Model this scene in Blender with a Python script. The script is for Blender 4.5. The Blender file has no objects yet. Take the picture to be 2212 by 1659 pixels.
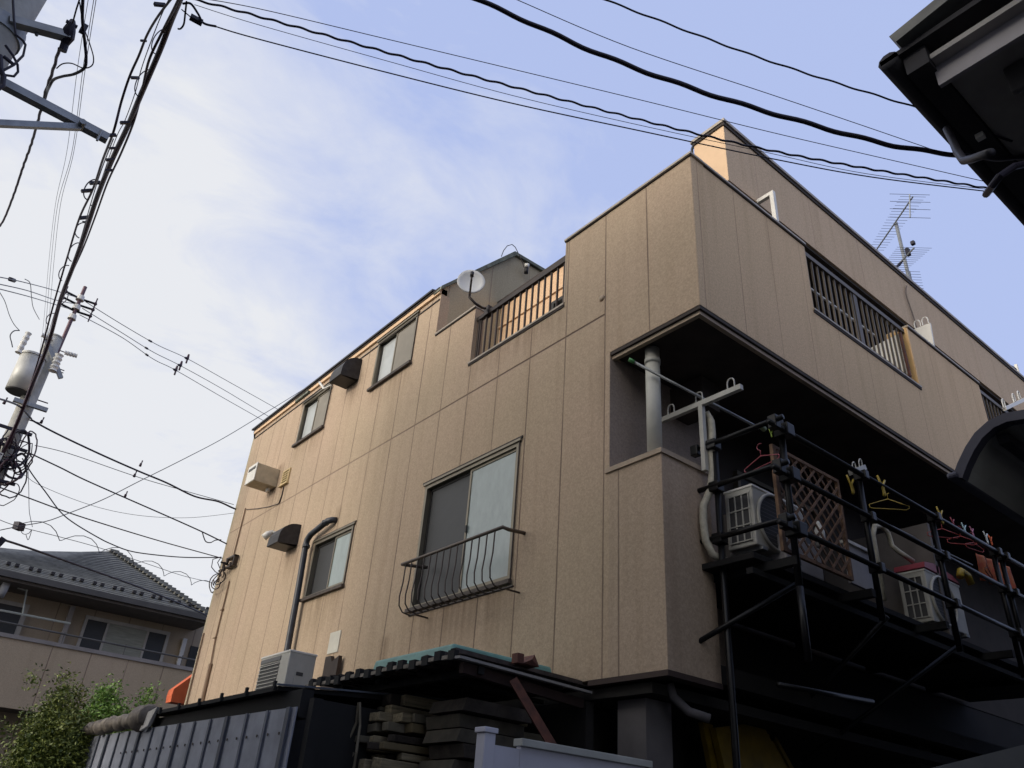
import bpy, bmesh, math, random
from mathutils import Vector, Matrix
random.seed(7)
scene = bpy.context.scene
COL = scene.collection
# ------------------------------------------------------------------ camera
# survey of the place: X runs along the alley front of the house, Y along its street side, Z up, metres
ROT = [[0.77022193, -0.63422687, 0.06718965],
       [0.36847899, 0.35653653, -0.85854815],
       [0.52055875, 0.68603059, 0.50831153]]
FOC, CX, CY = 1710.44, 1106.0, 829.5
EYE = Vector((0, 0, 1.6))
cam_d = bpy.data.cameras.new('camera')
cam = bpy.data.objects.new('camera', cam_d)
COL.objects.link(cam)
r0, r1, r2 = [Vector(r).normalized() for r in ROT]
cam.matrix_world = Matrix(((r0.x, -r1.x, -r2.x, EYE.x), (r0.y, -r1.y, -r2.y, EYE.y), (r0.z, -r1.z, -r2.z, EYE.z), (0, 0, 0, 1)))
cam_d.sensor_width = 36.0
cam_d.lens = 36.0 * FOC / 2212.0
cam_d.clip_start = 0.05
cam_d.clip_end = 2000
scene.camera = cam
# ------------------------------------------------------------------ light
SUN_EL = math.radians(15)
SUN_AZ = math.radians(177)          # direction towards the sun, counted from +X to +Y
to_sun = Vector((math.cos(SUN_EL) * math.cos(SUN_AZ), math.cos(SUN_EL) * math.sin(SUN_AZ), math.sin(SUN_EL)))
sd = bpy.data.lights.new('sun', 'SUN')
sd.energy = 1.1
sd.angle = math.radians(10)
sd.color = (1.0, 0.90, 0.78)
sun = bpy.data.objects.new('sun', sd)
COL.objects.link(sun)
sun.rotation_euler = to_sun.to_track_quat('Z', 'Y').to_euler()
world = bpy.data.worlds.new('World')
scene.world = world
world.use_nodes = True
def build_world():
    nt = world.node_tree
    nt.nodes.clear()
    N = nt.nodes.new; L = nt.links.new
    out = N('ShaderNodeOutputWorld'); bg = N('ShaderNodeBackground')
    sky = N('ShaderNodeTexSky'); sky.sky_type = 'NISHITA'; sky.sun_disc = False
    sky.sun_elevation = SUN_EL
    sky.sun_rotation = math.radians(90) - SUN_AZ
    sky.air_density = 1.0; sky.dust_density = 1.5; sky.ozone_density = 2.5
    tc = N('ShaderNodeTexCoord')
    # thin high cloud: project the view direction on a flat layer
    sep = N('ShaderNodeSeparateXYZ'); L(tc.outputs['Generated'], sep.inputs[0])
    zz = N('ShaderNodeMath'); zz.operation = 'MAXIMUM'; zz.inputs[1].default_value = 0.0; L(sep.outputs['Z'], zz.inputs[0])
    za = N('ShaderNodeMath'); za.operation = 'ADD'; za.inputs[1].default_value = 0.22; L(zz.outputs[0], za.inputs[0])
    dx = N('ShaderNodeMath'); dx.operation = 'DIVIDE'; L(sep.outputs['X'], dx.inputs[0]); L(za.outputs[0], dx.inputs[1])
    dy = N('ShaderNodeMath'); dy.operation = 'DIVIDE'; L(sep.outputs['Y'], dy.inputs[0]); L(za.outputs[0], dy.inputs[1])
    cb = N('ShaderNodeCombineXYZ'); L(dx.outputs[0], cb.inputs[0]); L(dy.outputs[0], cb.inputs[1])
    mp = N('ShaderNodeMapping'); mp.inputs['Rotation'].default_value = (0, 0, 0.55); mp.inputs['Scale'].default_value = (1.0, 1.45, 1.0)
    mp.inputs['Location'].default_value = (3.1, 0.7, 0)
    L(cb.outputs[0], mp.inputs['Vector'])
    n1 = N('ShaderNodeTexNoise'); n1.inputs['Scale'].default_value = 3.1; n1.inputs['Detail'].default_value = 9; n1.inputs['Roughness'].default_value = 0.60
    n1.inputs['Distortion'].default_value = 0.5
    L(mp.outputs[0], n1.inputs['Vector'])
    n2 = N('ShaderNodeTexNoise'); n2.inputs['Scale'].default_value = 0.8; n2.inputs['Detail'].default_value = 3
    L(cb.outputs[0], n2.inputs['Vector'])
    ad = N('ShaderNodeMath'); ad.operation = 'ADD'; L(n1.outputs[0], ad.inputs[0])
    m2 = N('ShaderNodeMath'); m2.operation = 'MULTIPLY'; m2.inputs[1].default_value = 0.7; L(n2.outputs[0], m2.inputs[0]); L(m2.outputs[0], ad.inputs[1])
    # more cloud towards the low western (left) sky
    dp = N('ShaderNodeVectorMath'); dp.operation = 'DOT_PRODUCT'; L(tc.outputs['Generated'], dp.inputs[0]); dp.inputs[1].default_value = (-0.62, 0.34, -0.70)
    m3 = N('ShaderNodeMath'); m3.operation = 'MULTIPLY_ADD'; m3.inputs[1].default_value = 0.95; m3.inputs[2].default_value = 0.22; L(dp.outputs['Value'], m3.inputs[0])
    a2 = N('ShaderNodeMath'); a2.operation = 'ADD'; L(ad.outputs[0], a2.inputs[0]); L(m3.outputs[0], a2.inputs[1])
    mr = N('ShaderNodeMapRange'); mr.inputs['From Min'].default_value = 0.50; mr.inputs['From Max'].default_value = 0.94
    mr.inputs['To Min'].default_value = 0.05; mr.inputs['To Max'].default_value = 0.97
    L(a2.outputs[0], mr.inputs['Value'])
    base = N('ShaderNodeMix'); base.data_type = 'RGBA'; base.inputs[0].default_value = 0.85
    L(sky.outputs[0], base.inputs[6]); base.inputs[7].default_value = (4.9, 5.95, 9.6, 1)      # veil of thin high haze over the clear sky
    mx = N('ShaderNodeMix'); mx.data_type = 'RGBA'
    L(mr.outputs[0], mx.inputs[0]); L(base.outputs[2], mx.inputs[6])
    mx.inputs[7].default_value = (8.25, 8.4, 8.75, 1)
    # bright aureole of the veiled sun, left of the view
    da = N('ShaderNodeVectorMath'); da.operation = 'DOT_PRODUCT'; L(tc.outputs['Generated'], da.inputs[0]); da.inputs[1].default_value = tuple(to_sun)
    dm = N('ShaderNodeMath'); dm.operation = 'MAXIMUM'; dm.inputs[1].default_value = 0.0; L(da.outputs['Value'], dm.inputs[0])
    pw = N('ShaderNodeMath'); pw.operation = 'POWER'; pw.inputs[1].default_value = 9.0; L(dm.outputs[0], pw.inputs[0])
    gl = N('ShaderNodeMix'); gl.data_type = 'RGBA'; gl.blend_type = 'ADD'; gl.clamp_result = False; L(pw.outputs[0], gl.inputs[0]); L(mx.outputs[2], gl.inputs[6]); gl.inputs[7].default_value = (50, 46.5, 41.5, 1)
    L(gl.outputs[2], bg.inputs['Color'])
    bg.inputs['Strength'].default_value = 0.1
    L(bg.outputs[0], out.inputs[0])
build_world()
vs = scene.view_settings
vs.view_transform = 'Standard'; vs.look = 'None'; vs.gamma = 1; vs.exposure = 0.0
vs.use_curve_mapping = False
scene.render.engine = 'CYCLES'
scene.cycles.max_bounces = 5
# ------------------------------------------------------------------ helpers
def ray(px, py):
    c = Vector(((px - CX) / FOC, (py - CY) / FOC, 1.0))
    return (r0 * c.x + r1 * c.y + r2 * c.z).normalized()
def at(px, py, ax, val):            # survey sighting (2212 px wide) met with the plane ax = val
    d = ray(px, py); i = 'xyz'.index(ax)
    return EYE + d * ((val - EYE[i]) / d[i])
def lin(c):
    return c / 12.92 if c <= 0.04045 else ((c + 0.055) / 1.055) ** 2.4
def srgb(r, g, b): return (lin(r / 255), lin(g / 255), lin(b / 255))
MATS = {}
def mat(name, col, rough=0.6, metal=0.0, var=0.12, vs_=3.0, bump=0.0, bs=60.0, spec=0.4, stretch=None, col2=None, coat=0.0):
    if name in MATS: return MATS[name]
    m = bpy.data.materials.new(name); m.use_nodes = True
    nt = m.node_tree; N = nt.nodes.new; L = nt.links.new
    b = nt.nodes['Principled BSDF']
    b.inputs['Roughness'].default_value = rough; b.inputs['Metallic'].default_value = metal
    b.inputs['Specular IOR Level'].default_value = spec
    b.inputs['Coat Weight'].default_value = coat
    g = N('ShaderNodeNewGeometry')
    mp = N('ShaderNodeMapping'); L(g.outputs['Position'], mp.inputs['Vector'])
    if stretch: mp.inputs['Scale'].default_value = stretch
    n = N('ShaderNodeTexNoise'); n.inputs['Scale'].default_value = vs_; n.inputs['Detail'].default_value = 6; n.inputs['Roughness'].default_value = 0.6
    L(mp.outputs[0], n.inputs['Vector'])
    cr = N('ShaderNodeMapRange'); cr.inputs['From Min'].default_value = 0.3; cr.inputs['From Max'].default_value = 0.7
    L(n.outputs[0], cr.inputs['Value'])
    mx = N('ShaderNodeMix'); mx.data_type = 'RGBA'; L(cr.outputs[0], mx.inputs[0])
    c2 = col2 if col2 else tuple(c * (1 - 2 * var) for c in col)
    mx.inputs[6].default_value = (*c2, 1)
    mx.inputs[7].default_value = (*(min(1, c * (1 + var)) for c in col), 1) if not col2 else (*col, 1)
    L(mx.outputs[2], b.inputs['Base Color'])
    if bump > 0:
        n3 = N('ShaderNodeTexNoise'); n3.inputs['Scale'].default_value = bs; n3.inputs['Detail'].default_value = 3
        L(g.outputs['Position'], n3.inputs['Vector'])
        bp = N('ShaderNodeBump'); bp.inputs['Strength'].default_value = bump; bp.inputs['Distance'].default_value = 0.01
        L(n3.outputs[0], bp.inputs['Height']); L(bp.outputs[0], b.inputs['Normal'])
    MATS[name] = m
    return m
def wall_mat(name, axis, u0, pitch, col, col2, hline=None, width=0.008, grime=0.35, jdark=0.36, stains_and_marks=()):
    """stippled coating over concrete panels with sealed vertical joints"""
    m = bpy.data.materials.new(name); m.use_nodes = True
    nt = m.node_tree; N = nt.nodes.new; L = nt.links.new
    b = nt.nodes['Principled BSDF']; b.inputs['Roughness'].default_value = 0.88; b.inputs['Specular IOR Level'].default_value = 0.25
    g = N('ShaderNodeNewGeometry'); sp = N('ShaderNodeSeparateXYZ'); L(g.outputs['Position'], sp.inputs[0])
    def M(op, a, c=None, d=None):
        x = N('ShaderNodeMath'); x.operation = op
        for i, v in enumerate((a, c, d)):
            if v is None: continue
            if isinstance(v, (int, float)): x.inputs[i].default_value = v
            else: L(v, x.inputs[i])
        return x.outputs[0]
    u = sp.outputs['XY'.index(axis)]
    # slight waviness of the sealant
    nz = N('ShaderNodeTexNoise'); nz.inputs['Scale'].default_value = 22; L(g.outputs['Position'], nz.inputs['Vector'])
    wob = M('MULTIPLY', M('SUBTRACT', nz.outputs[0], 0.5), 0.005)
    t = M('ADD', M('DIVIDE', M('SUBTRACT', M('ADD', u, wob), u0), pitch), 0.5)
    d = M('MULTIPLY', M('ABSOLUTE', M('SUBTRACT', M('FRACT', t), 0.5)), pitch)
    def line(dist, w):
        r = N('ShaderNodeMapRange'); r.inputs['From Min'].default_value = w * 0.5; r.inputs['From Max'].default_value = w * 1.5
        r.inputs['To Min'].default_value = 1; r.inputs['To Max'].default_value = 0; L(dist, r.inputs['Value']); return r.outputs[0]
    jl = M('MULTIPLY', line(d, width), M('GREATER_THAN', u, 3.8))
    # joints are faint in some places, strong in others
    nj = N('ShaderNodeTexNoise'); nj.inputs['Scale'].default_value = 0.8; L(g.outputs['Position'], nj.inputs['Vector'])
    jl2 = M('MULTIPLY', jl, M('MULTIPLY_ADD', nj.outputs[0], 1.3, 0.1))
    if hline is not None:
        dz = M('ABSOLUTE', M('SUBTRACT', M('ADD', sp.outputs['Z'], wob), hline[0]))
        hl = line(dz, 0.011)
        hl = M('MULTIPLY', hl, M('GREATER_THAN', u, hline[1]))
        # this joint is widest near the corner of the building
        fade = N('ShaderNodeMapRange'); fade.inputs['From Min'].default_value = hline[1]; fade.inputs['From Max'].default_value = hline[1] + 5
        fade.inputs['To Min'].default_value = 1.25; fade.inputs['To Max'].default_value = 0.6; L(u, fade.inputs['Value'])
        jl2 = M('MAXIMUM', jl2, M('MULTIPLY', hl, fade.outputs[0]))
    n1 = N('ShaderNodeTexNoise'); n1.inputs['Scale'].default_value = 0.55; n1.inputs['Detail'].default_value = 5; L(g.outputs['Position'], n1.inputs['Vector'])
    r1_ = N('ShaderNodeMapRange'); r1_.inputs['From Min'].default_value = 0.32; r1_.inputs['From Max'].default_value = 0.68; L(n1.outputs[0], r1_.inputs['Value'])
    mx = N('ShaderNodeMix'); mx.data_type = 'RGBA'; L(r1_.outputs[0], mx.inputs[0]); mx.inputs[6].default_value = (*col, 1); mx.inputs[7].default_value = (*col2, 1)
    # rain streaks
    mp = N('ShaderNodeMapping'); mp.inputs['Scale'].default_value = (7, 7, 0.45); L(g.outputs['Position'], mp.inputs['Vector'])
    n2 = N('ShaderNodeTexNoise'); n2.inputs['Scale'].default_value = 1.0; n2.inputs['Detail'].default_value = 6; L(mp.outputs[0], n2.inputs['Vector'])
    r2_ = N('ShaderNodeMapRange'); r2_.inputs['From Min'].default_value = 0.5; r2_.inputs['From Max'].default_value = 0.78
    r2_.inputs['To Max'].default_value = grime; L(n2.outputs[0], r2_.inputs['Value'])
    mg = N('ShaderNodeMix'); mg.data_type = 'RGBA'; mg.blend_type = 'MULTIPLY'; L(r2_.outputs[0], mg.inputs[0]); L(mx.outputs[2], mg.inputs[6]); mg.inputs[7].default_value = (0.62, 0.58, 0.52, 1)
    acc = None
    for (yc, hw, zt, ln, st) in stains_and_marks:
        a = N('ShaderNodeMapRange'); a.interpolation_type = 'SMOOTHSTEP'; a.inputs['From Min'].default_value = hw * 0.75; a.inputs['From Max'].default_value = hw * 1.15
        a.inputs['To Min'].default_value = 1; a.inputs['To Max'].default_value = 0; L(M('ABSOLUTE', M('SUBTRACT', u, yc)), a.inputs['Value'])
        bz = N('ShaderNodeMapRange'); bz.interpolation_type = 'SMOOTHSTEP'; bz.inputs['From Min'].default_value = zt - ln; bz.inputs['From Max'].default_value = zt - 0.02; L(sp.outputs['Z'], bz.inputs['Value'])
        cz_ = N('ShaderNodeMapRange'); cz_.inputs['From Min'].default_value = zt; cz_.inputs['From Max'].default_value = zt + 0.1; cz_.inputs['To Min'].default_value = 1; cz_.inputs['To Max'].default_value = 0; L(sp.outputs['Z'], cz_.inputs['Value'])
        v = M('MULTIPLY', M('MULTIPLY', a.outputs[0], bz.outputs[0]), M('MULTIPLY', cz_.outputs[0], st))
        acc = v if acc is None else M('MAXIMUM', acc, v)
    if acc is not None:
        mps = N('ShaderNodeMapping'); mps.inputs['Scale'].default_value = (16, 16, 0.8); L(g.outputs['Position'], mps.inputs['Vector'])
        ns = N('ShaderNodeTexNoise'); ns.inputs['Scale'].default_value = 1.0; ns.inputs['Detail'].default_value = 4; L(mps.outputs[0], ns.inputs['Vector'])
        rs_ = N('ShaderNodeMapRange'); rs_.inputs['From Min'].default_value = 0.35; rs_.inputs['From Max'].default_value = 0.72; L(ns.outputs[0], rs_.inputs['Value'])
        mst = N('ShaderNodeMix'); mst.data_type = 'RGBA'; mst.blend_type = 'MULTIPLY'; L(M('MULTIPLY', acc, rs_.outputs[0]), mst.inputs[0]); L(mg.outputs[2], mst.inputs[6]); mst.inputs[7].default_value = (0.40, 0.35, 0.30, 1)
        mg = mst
    # fine speckle of the stipple coat
    n4 = N('ShaderNodeTexNoise'); n4.inputs['Scale'].default_value = 48; n4.inputs['Detail'].default_value = 4; n4.inputs['Roughness'].default_value = 0.7; L(g.outputs['Position'], n4.inputs['Vector'])
    r4 = N('ShaderNodeMapRange'); r4.inputs['From Min'].default_value = 0.3; r4.inputs['From Max'].default_value = 0.7; r4.inputs['To Min'].default_value = 0.80; r4.inputs['To Max'].default_value = 1.16
    L(n4.outputs[0], r4.inputs['Value'])
    ms = N('ShaderNodeVectorMath'); ms.operation = 'SCALE'; L(mg.outputs[2], ms.inputs[0]); L(r4.outputs[0], ms.inputs['Scale'])
    mj = N('ShaderNodeMix'); mj.data_type = 'RGBA'; L(jl2, mj.inputs[0]); L(ms.outputs[0], mj.inputs[6])
    mj.inputs[7].default_value = (*(c * jdark * k for c, k in zip(col, (0.95, 0.85, 0.92))), 1)
    L(mj.outputs[2], b.inputs['Base Color'])
    h = M('SUBTRACT', M('MULTIPLY', n4.outputs[0], 0.55), M('MULTIPLY', jl2, 1.0))
    bp = N('ShaderNodeBump'); bp.inputs['Strength'].default_value = 0.75; bp.inputs['Distance'].default_value = 0.008
    L(h, bp.inputs['Height']); L(bp.outputs[0], b.inputs['Normal'])
    MATS[name] = m
    return m
def glass(name, col, rough=0.12, wob=0.0, spec=0.9, streak=0.0):
    m = bpy.data.materials.new(name); m.use_nodes = True
    nt = m.node_tree; N = nt.nodes.new; L = nt.links.new
    b = nt.nodes['Principled BSDF']
    b.inputs['Base Color'].default_value = (*col, 1); b.inputs['Roughness'].default_value = rough; b.inputs['Specular IOR Level'].default_value = spec
    b.inputs['IOR'].default_value = 1.6
    g = N('ShaderNodeNewGeometry')
    if wob:
        n = N('ShaderNodeTexNoise'); n.inputs['Scale'].default_value = 7; n.inputs['Detail'].default_value = 3; L(g.outputs['Position'], n.inputs['Vector'])
        bp = N('ShaderNodeBump'); bp.inputs['Strength'].default_value = wob; bp.inputs['Distance'].default_value = 0.02; L(n.outputs[0], bp.inputs['Height']); L(bp.outputs[0], b.inputs['Normal'])
    n5 = N('ShaderNodeTexNoise'); n5.inputs['Scale'].default_value = 2.2; n5.inputs['Detail'].default_value = 6; n5.inputs['Roughness'].default_value = 0.65
    mp = N('ShaderNodeMapping'); mp.inputs['Scale'].default_value = (1, 1, 1.8) if not streak else (5, 5, 2.2); L(g.outputs['Position'], mp.inputs['Vector']); L(mp.outputs[0], n5.inputs['Vector'])
    mx = N('ShaderNodeMix'); mx.data_type = 'RGBA'; L(n5.outputs[0], mx.inputs[0]); mx.inputs[6].default_value = (*(c * 0.65 for c in col), 1); mx.inputs[7].default_value = (*(min(1, c * 1.3) for c in col), 1)
    L(mx.outputs[2], b.inputs['Base Color'])
    MATS[name] = m
    return m
class MB:
    def __init__(s): s.v = []; s.f = []
    def add(s, vs_, fs):
        o = len(s.v); s.v += [Vector(v) for v in vs_]; s.f += [tuple(i + o for i in f) for f in fs]; return s
    def box(s, x0, x1, y0, y1, z0, z1):
        x0, x1 = sorted((x0, x1)); y0, y1 = sorted((y0, y1)); z0, z1 = sorted((z0, z1))
        return s.add([(x0, y0, z0), (x1, y0, z0), (x1, y1, z0), (x0, y1, z0), (x0, y0, z1), (x1, y0, z1), (x1, y1, z1), (x0, y1, z1)],
                     [(0, 3, 2, 1), (4, 5, 6, 7), (0, 1, 5, 4), (1, 2, 6, 5), (2, 3, 7, 6), (3, 0, 4, 7)])
    def bar(s, a, b, w, h=None, up=(0, 0, 1)):     # rectangular bar between two points
        a, b = Vector(a), Vector(b); h = h or w
        d = (b - a).normalized(); u = Vector(up)
        if abs(d.dot(u)) > 0.97: u = Vector((1, 0, 0))
        sd_ = d.cross(u).normalized(); uu = sd_.cross(d).normalized()
        P = []
        for p in (a, b):
            for i, j in ((-1, -1), (1, -1), (1, 1), (-1, 1)): P.append(p + sd_ * (w / 2 * i) + uu * (h / 2 * j))
        return s.add(P, [(0, 3, 2, 1), (4, 5, 6, 7), (0, 1, 5, 4), (1, 2, 6, 5), (2, 3, 7, 6), (3, 0, 4, 7)])
    def tube(s, pts, r, n=8, cap=True):
        pts = [Vector(p) for p in pts]
        if len(pts) < 2: return s
        rs = r if isinstance(r, (list, tuple)) else [r] * len(pts)
        o = len(s.v); ref = None
        for i, p in enumerate(pts):
            if i == 0: d = pts[1] - p
            elif i == len(pts) - 1: d = p - pts[i - 1]
            else: d = (pts[i + 1] - p).normalized() + (p - pts[i - 1]).normalized()
            d = d.normalized()
            if ref is None:
                ref = Vector((0, 0, 1)) if abs(d.z) < 0.9 else Vector((1, 0, 0))
            a = d.cross(ref)
            if a.length < 1e-6: a = d.cross(Vector((0, 1, 0)))
            a.normalize(); b = a.cross(d).normalized(); ref = b if i else b
            for k in range(n):
                t = 2 * math.pi * k / n
                s.v.append(p + a * (math.cos(t) * rs[i]) + b * (math.sin(t) * rs[i]))
        for i in range(len(pts) - 1):
            for k in range(n):
                k2 = (k + 1) % n
                s.f.append((o + i * n + k, o + i * n + k2, o + (i + 1) * n + k2, o + (i + 1) * n + k))
        if cap:
            s.f.append(tuple(o + k for k in range(n))[::-1]); s.f.append(tuple(o + (len(pts) - 1) * n + k for k in range(n)))
        return s
    def prism(s, pts, off):        # planar polygon pushed along a vector
        pts = [Vector(p) for p in pts]; off = Vector(off); n = len(pts)
        return s.add(pts + [p + off for p in pts], [tuple(range(n))[::-1], tuple(range(n, 2 * n))] + [(i, (i + 1) % n, n + (i + 1) % n, n + i) for i in range(n)])
    def disc(s, c, nrm, r, t, n=24, r2=None):
        c, nrm = Vector(c), Vector(nrm).normalized()
        return s.tube([c, c + nrm * t], [r, r2 if r2 is not None else r], n)
    def slab(s, ax, c0, c1, cuts_u, cuts_z, solid):
        """wall slab with openings: ax is the normal axis, solid(u, z) says whether a cell is filled"""
        us, zs = sorted(set(cuts_u)), sorted(set(cuts_z))
        def pt(c, u, z): return (c, u, z) if ax == 'x' else (u, c, z)
        fill = [[solid((us[i] + us[i + 1]) / 2, (zs[j] + zs[j + 1]) / 2) for j in range(len(zs) - 1)] for i in range(len(us) - 1)]
        def F(i, j): return 0 <= i < len(us) - 1 and 0 <= j < len(zs) - 1 and fill[i][j]
        def q(*p): s.add(p, [(0, 1, 2, 3)])
        for i in range(len(us) - 1):
            for j in range(len(zs) - 1):
                if not fill[i][j]: continue
                a, b, c, d = us[i], us[i + 1], zs[j], zs[j + 1]
                for cc in (c0, c1): q(pt(cc, a, c), pt(cc, b, c), pt(cc, b, d), pt(cc, a, d))
                if not F(i - 1, j): q(pt(c0, a, c), pt(c1, a, c), pt(c1, a, d), pt(c0, a, d))
                if not F(i + 1, j): q(pt(c0, b, c), pt(c1, b, c), pt(c1, b, d), pt(c0, b, d))
                if not F(i, j - 1): q(pt(c0, a, c), pt(c1, a, c), pt(c1, b, c), pt(c0, b, c))
                if not F(i, j + 1): q(pt(c0, a, d), pt(c1, a, d), pt(c1, b, d), pt(c0, b, d))
        return s
    def build(s, name, m, parent=None, smooth=False, bevel=0.0, weld=True, loc=None):
        org = Vector((0, 0, 0))
        if parent is not None:
            p = parent
            while p is not None: org += p.location; p = p.parent
        own = Vector(loc) if loc is not None else Vector((0, 0, 0))
        me = bpy.data.meshes.new(name)
        me.from_pydata([tuple(v - org - own) for v in s.v], [], s.f); me.update()
        bm = bmesh.new(); bm.from_mesh(me)
        if weld: bmesh.ops.remove_doubles(bm, verts=bm.verts, dist=1e-5)
        bmesh.ops.recalc_face_normals(bm, faces=bm.faces)
        bm.to_mesh(me); bm.free()
        me.materials.append(m)
        if smooth:
            for pl in me.polygons: pl.use_smooth = True
        o = bpy.data.objects.new(name, me); COL.objects.link(o)
        if parent is not None: o.parent = parent
        o.location = own
        if bevel:
            md = o.modifiers.new('bevel', 'BEVEL'); md.width = bevel; md.segments = 2; md.limit_method = 'ANGLE'
        if smooth:
            try: me.shade_auto_smooth if False else None
            except Exception: pass
        return o
def tag(o, label=None, cat=None, group=None, kind=None):
    if label: o['label'] = label
    if cat: o['category'] = cat
    if group: o['group'] = group
    if kind: o['kind'] = kind
    return o
def thing(name, label, cat, loc=(0, 0, 0), group=None):
    o = bpy.data.objects.new(name, None); COL.objects.link(o); o.location = loc
    o.empty_display_size = 0.2
    return tag(o, label, cat, group)
def copy_tree(root, loc, label=None):
    c = root.copy(); COL.objects.link(c); c.location = loc
    if label: c['label'] = label
    for ch in root.children:
        k = ch.copy(); COL.objects.link(k); k.parent = c
        for g in ch.children:
            h = g.copy(); COL.objects.link(h); h.parent = k
    return c
# ------------------------------------------------------------------ materials
WA = wall_mat('coat_street_side', 'Y', 4.79, 0.602, (0.425, 0.330, 0.228), (0.46, 0.343, 0.247), hline=(6.487, 4.79), stains_and_marks=(
    # sill streaks and darker marks by vents; y centre, half width, top, length, strength
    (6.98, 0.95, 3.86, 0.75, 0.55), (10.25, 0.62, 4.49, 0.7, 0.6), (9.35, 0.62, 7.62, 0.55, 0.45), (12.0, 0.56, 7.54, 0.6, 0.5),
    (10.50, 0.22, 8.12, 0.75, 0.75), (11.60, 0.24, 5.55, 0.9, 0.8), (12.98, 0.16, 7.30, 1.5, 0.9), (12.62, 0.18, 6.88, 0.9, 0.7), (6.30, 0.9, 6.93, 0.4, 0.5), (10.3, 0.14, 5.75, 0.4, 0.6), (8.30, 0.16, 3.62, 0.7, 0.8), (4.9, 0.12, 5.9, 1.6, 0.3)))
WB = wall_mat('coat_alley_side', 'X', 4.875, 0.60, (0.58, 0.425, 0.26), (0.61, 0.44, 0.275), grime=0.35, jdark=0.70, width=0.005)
WBOX = wall_mat('coat_balcony_box', 'Y', 4.603, 9.0, (0.40, 0.312, 0.222), (0.43, 0.324, 0.238))
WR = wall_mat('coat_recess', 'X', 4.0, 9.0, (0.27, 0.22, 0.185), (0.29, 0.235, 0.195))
WUP = wall_mat('coat_roof_fascia', 'X', 6.5, 1.2, (0.53, 0.40, 0.27), (0.56, 0.415, 0.28), jdark=0.85, width=0.005)
WPE = wall_mat('coat_terrace_peach', 'Y', 4.9, 1.2, (0.68, 0.46, 0.28), (0.72, 0.48, 0.30), jdark=0.7, width=0.005, grime=0.15)  # paler, warmer tone than the street side coat
WGA = wall_mat('coat_gable', 'X', 4.9, 0.75, (0.37, 0.32, 0.22), (0.40, 0.34, 0.24), jdark=0.75, grime=0.4)
M_trim = mat('painted_trim', (0.40, 0.31, 0.22), 0.7, bump=0.2)
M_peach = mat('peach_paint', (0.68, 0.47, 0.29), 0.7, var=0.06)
M_cope = mat('coping_metal', (0.36, 0.31, 0.25), 0.5, 0.3, var=0.15)
M_darktrim = mat('dark_trim_and_shade', (0.045, 0.035, 0.03), 0.8)  # dark trim colour, also used for the painted shadow strips
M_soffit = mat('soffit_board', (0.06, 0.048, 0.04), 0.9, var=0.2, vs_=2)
M_roof = mat('roof_sheet', (0.035, 0.035, 0.04), 0.55, 0.4)
M_verd = mat('weathered_roof_trim', (0.16, 0.17, 0.13), 0.7, 0.2, var=0.3, vs_=8)
M_black = mat('black_rail_paint', (0.007, 0.007, 0.008), 0.38, 0.0, var=0.2, spec=0.25)
M_rail = mat('bronze_rail', (0.055, 0.042, 0.036), 0.45, 0.5, var=0.2)
M_frame = mat('aluminium_frame', (0.20, 0.175, 0.13), 0.4, 0.6, var=0.1)
M_frdark = mat('window_frame_shadow_side', (0.03, 0.028, 0.025), 0.5, 0.3)  # darker copy of the frame colour, its shade painted in
M_sill = mat('window_sill_bronze', (0.07, 0.055, 0.045), 0.6, 0.2, var=0.3, vs_=9)
G_teal = glass('frosted_glass', (0.25, 0.30, 0.285), 0.28, 0.25, streak=1)
G_dark = glass('screened_glass', (0.028, 0.029, 0.030), 0.5, 0.1, spec=0.35)
G_pale = glass('pale_glass', (0.40, 0.42, 0.41), 0.3, 0.1)
G_scr = mat('grey_insect_screen', (0.235, 0.215, 0.18), 0.8, var=0.07, bump=0.1, bs=300)
M_hood = mat('vent_hood_paint', (0.035, 0.033, 0.034), 0.5, 0.3, var=0.25, vs_=12)
M_white = mat('white_enamel', (0.74, 0.72, 0.66), 0.45, var=0.06)
M_acw = mat('unit_casing', (0.44, 0.43, 0.385), 0.5, var=0.08, vs_=5)
M_grille = mat('unit_grille', (0.05, 0.05, 0.052), 0.6)
M_pipe = mat('navy_pipe', (0.032, 0.036, 0.045), 0.4, var=0.25, vs_=14)
M_rust = mat('rusty_beam', (0.16, 0.06, 0.04), 0.8, var=0.35, vs_=18, col2=(0.06, 0.03, 0.025))
M_galv = mat('galvanised_steel', (0.30, 0.31, 0.31), 0.5, 0.6, var=0.15, vs_=6)
M_conc = mat('spun_concrete', (0.36, 0.35, 0.31), 0.85, var=0.15, vs_=4, bump=0.2)
M_cable = mat('cable_black', (0.020, 0.016, 0.030), 0.55, var=0.2)
M_cablep = mat('cable_violet_black', (0.045, 0.020, 0.036), 0.6, var=0.3, vs_=20)
M_line = mat('bare_line', (0.06, 0.065, 0.08), 0.5, 0.3)
M_porc = mat('white_porcelain', (0.66, 0.64, 0.58), 0.3, var=0.08)
M_trans = mat('transformer_paint', (0.55, 0.54, 0.49), 0.45, 0.1, var=0.12, vs_=4)
M_teal = mat('teal_plastic', (0.16, 0.33, 0.29), 0.5, var=0.18, vs_=5)
M_wood = mat('sawn_timber', (0.26, 0.22, 0.14), 0.85, var=0.25, vs_=9, bump=0.3, stretch=(0.4, 4, 6))
M_woodd = mat('old_timber', (0.04, 0.032, 0.025), 0.85, var=0.35, vs_=9, bump=0.3)
M_sheet = mat('grey_steel_sheet', (0.30, 0.32, 0.375), 0.6, 0.0, var=0.12, vs_=5, bump=0.05)
M_batten = mat('sheet_batten', (0.09, 0.10, 0.125), 0.5, 0.3)
M_shed = mat('black_shed_roof', (0.012, 0.012, 0.012), 0.85)
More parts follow.
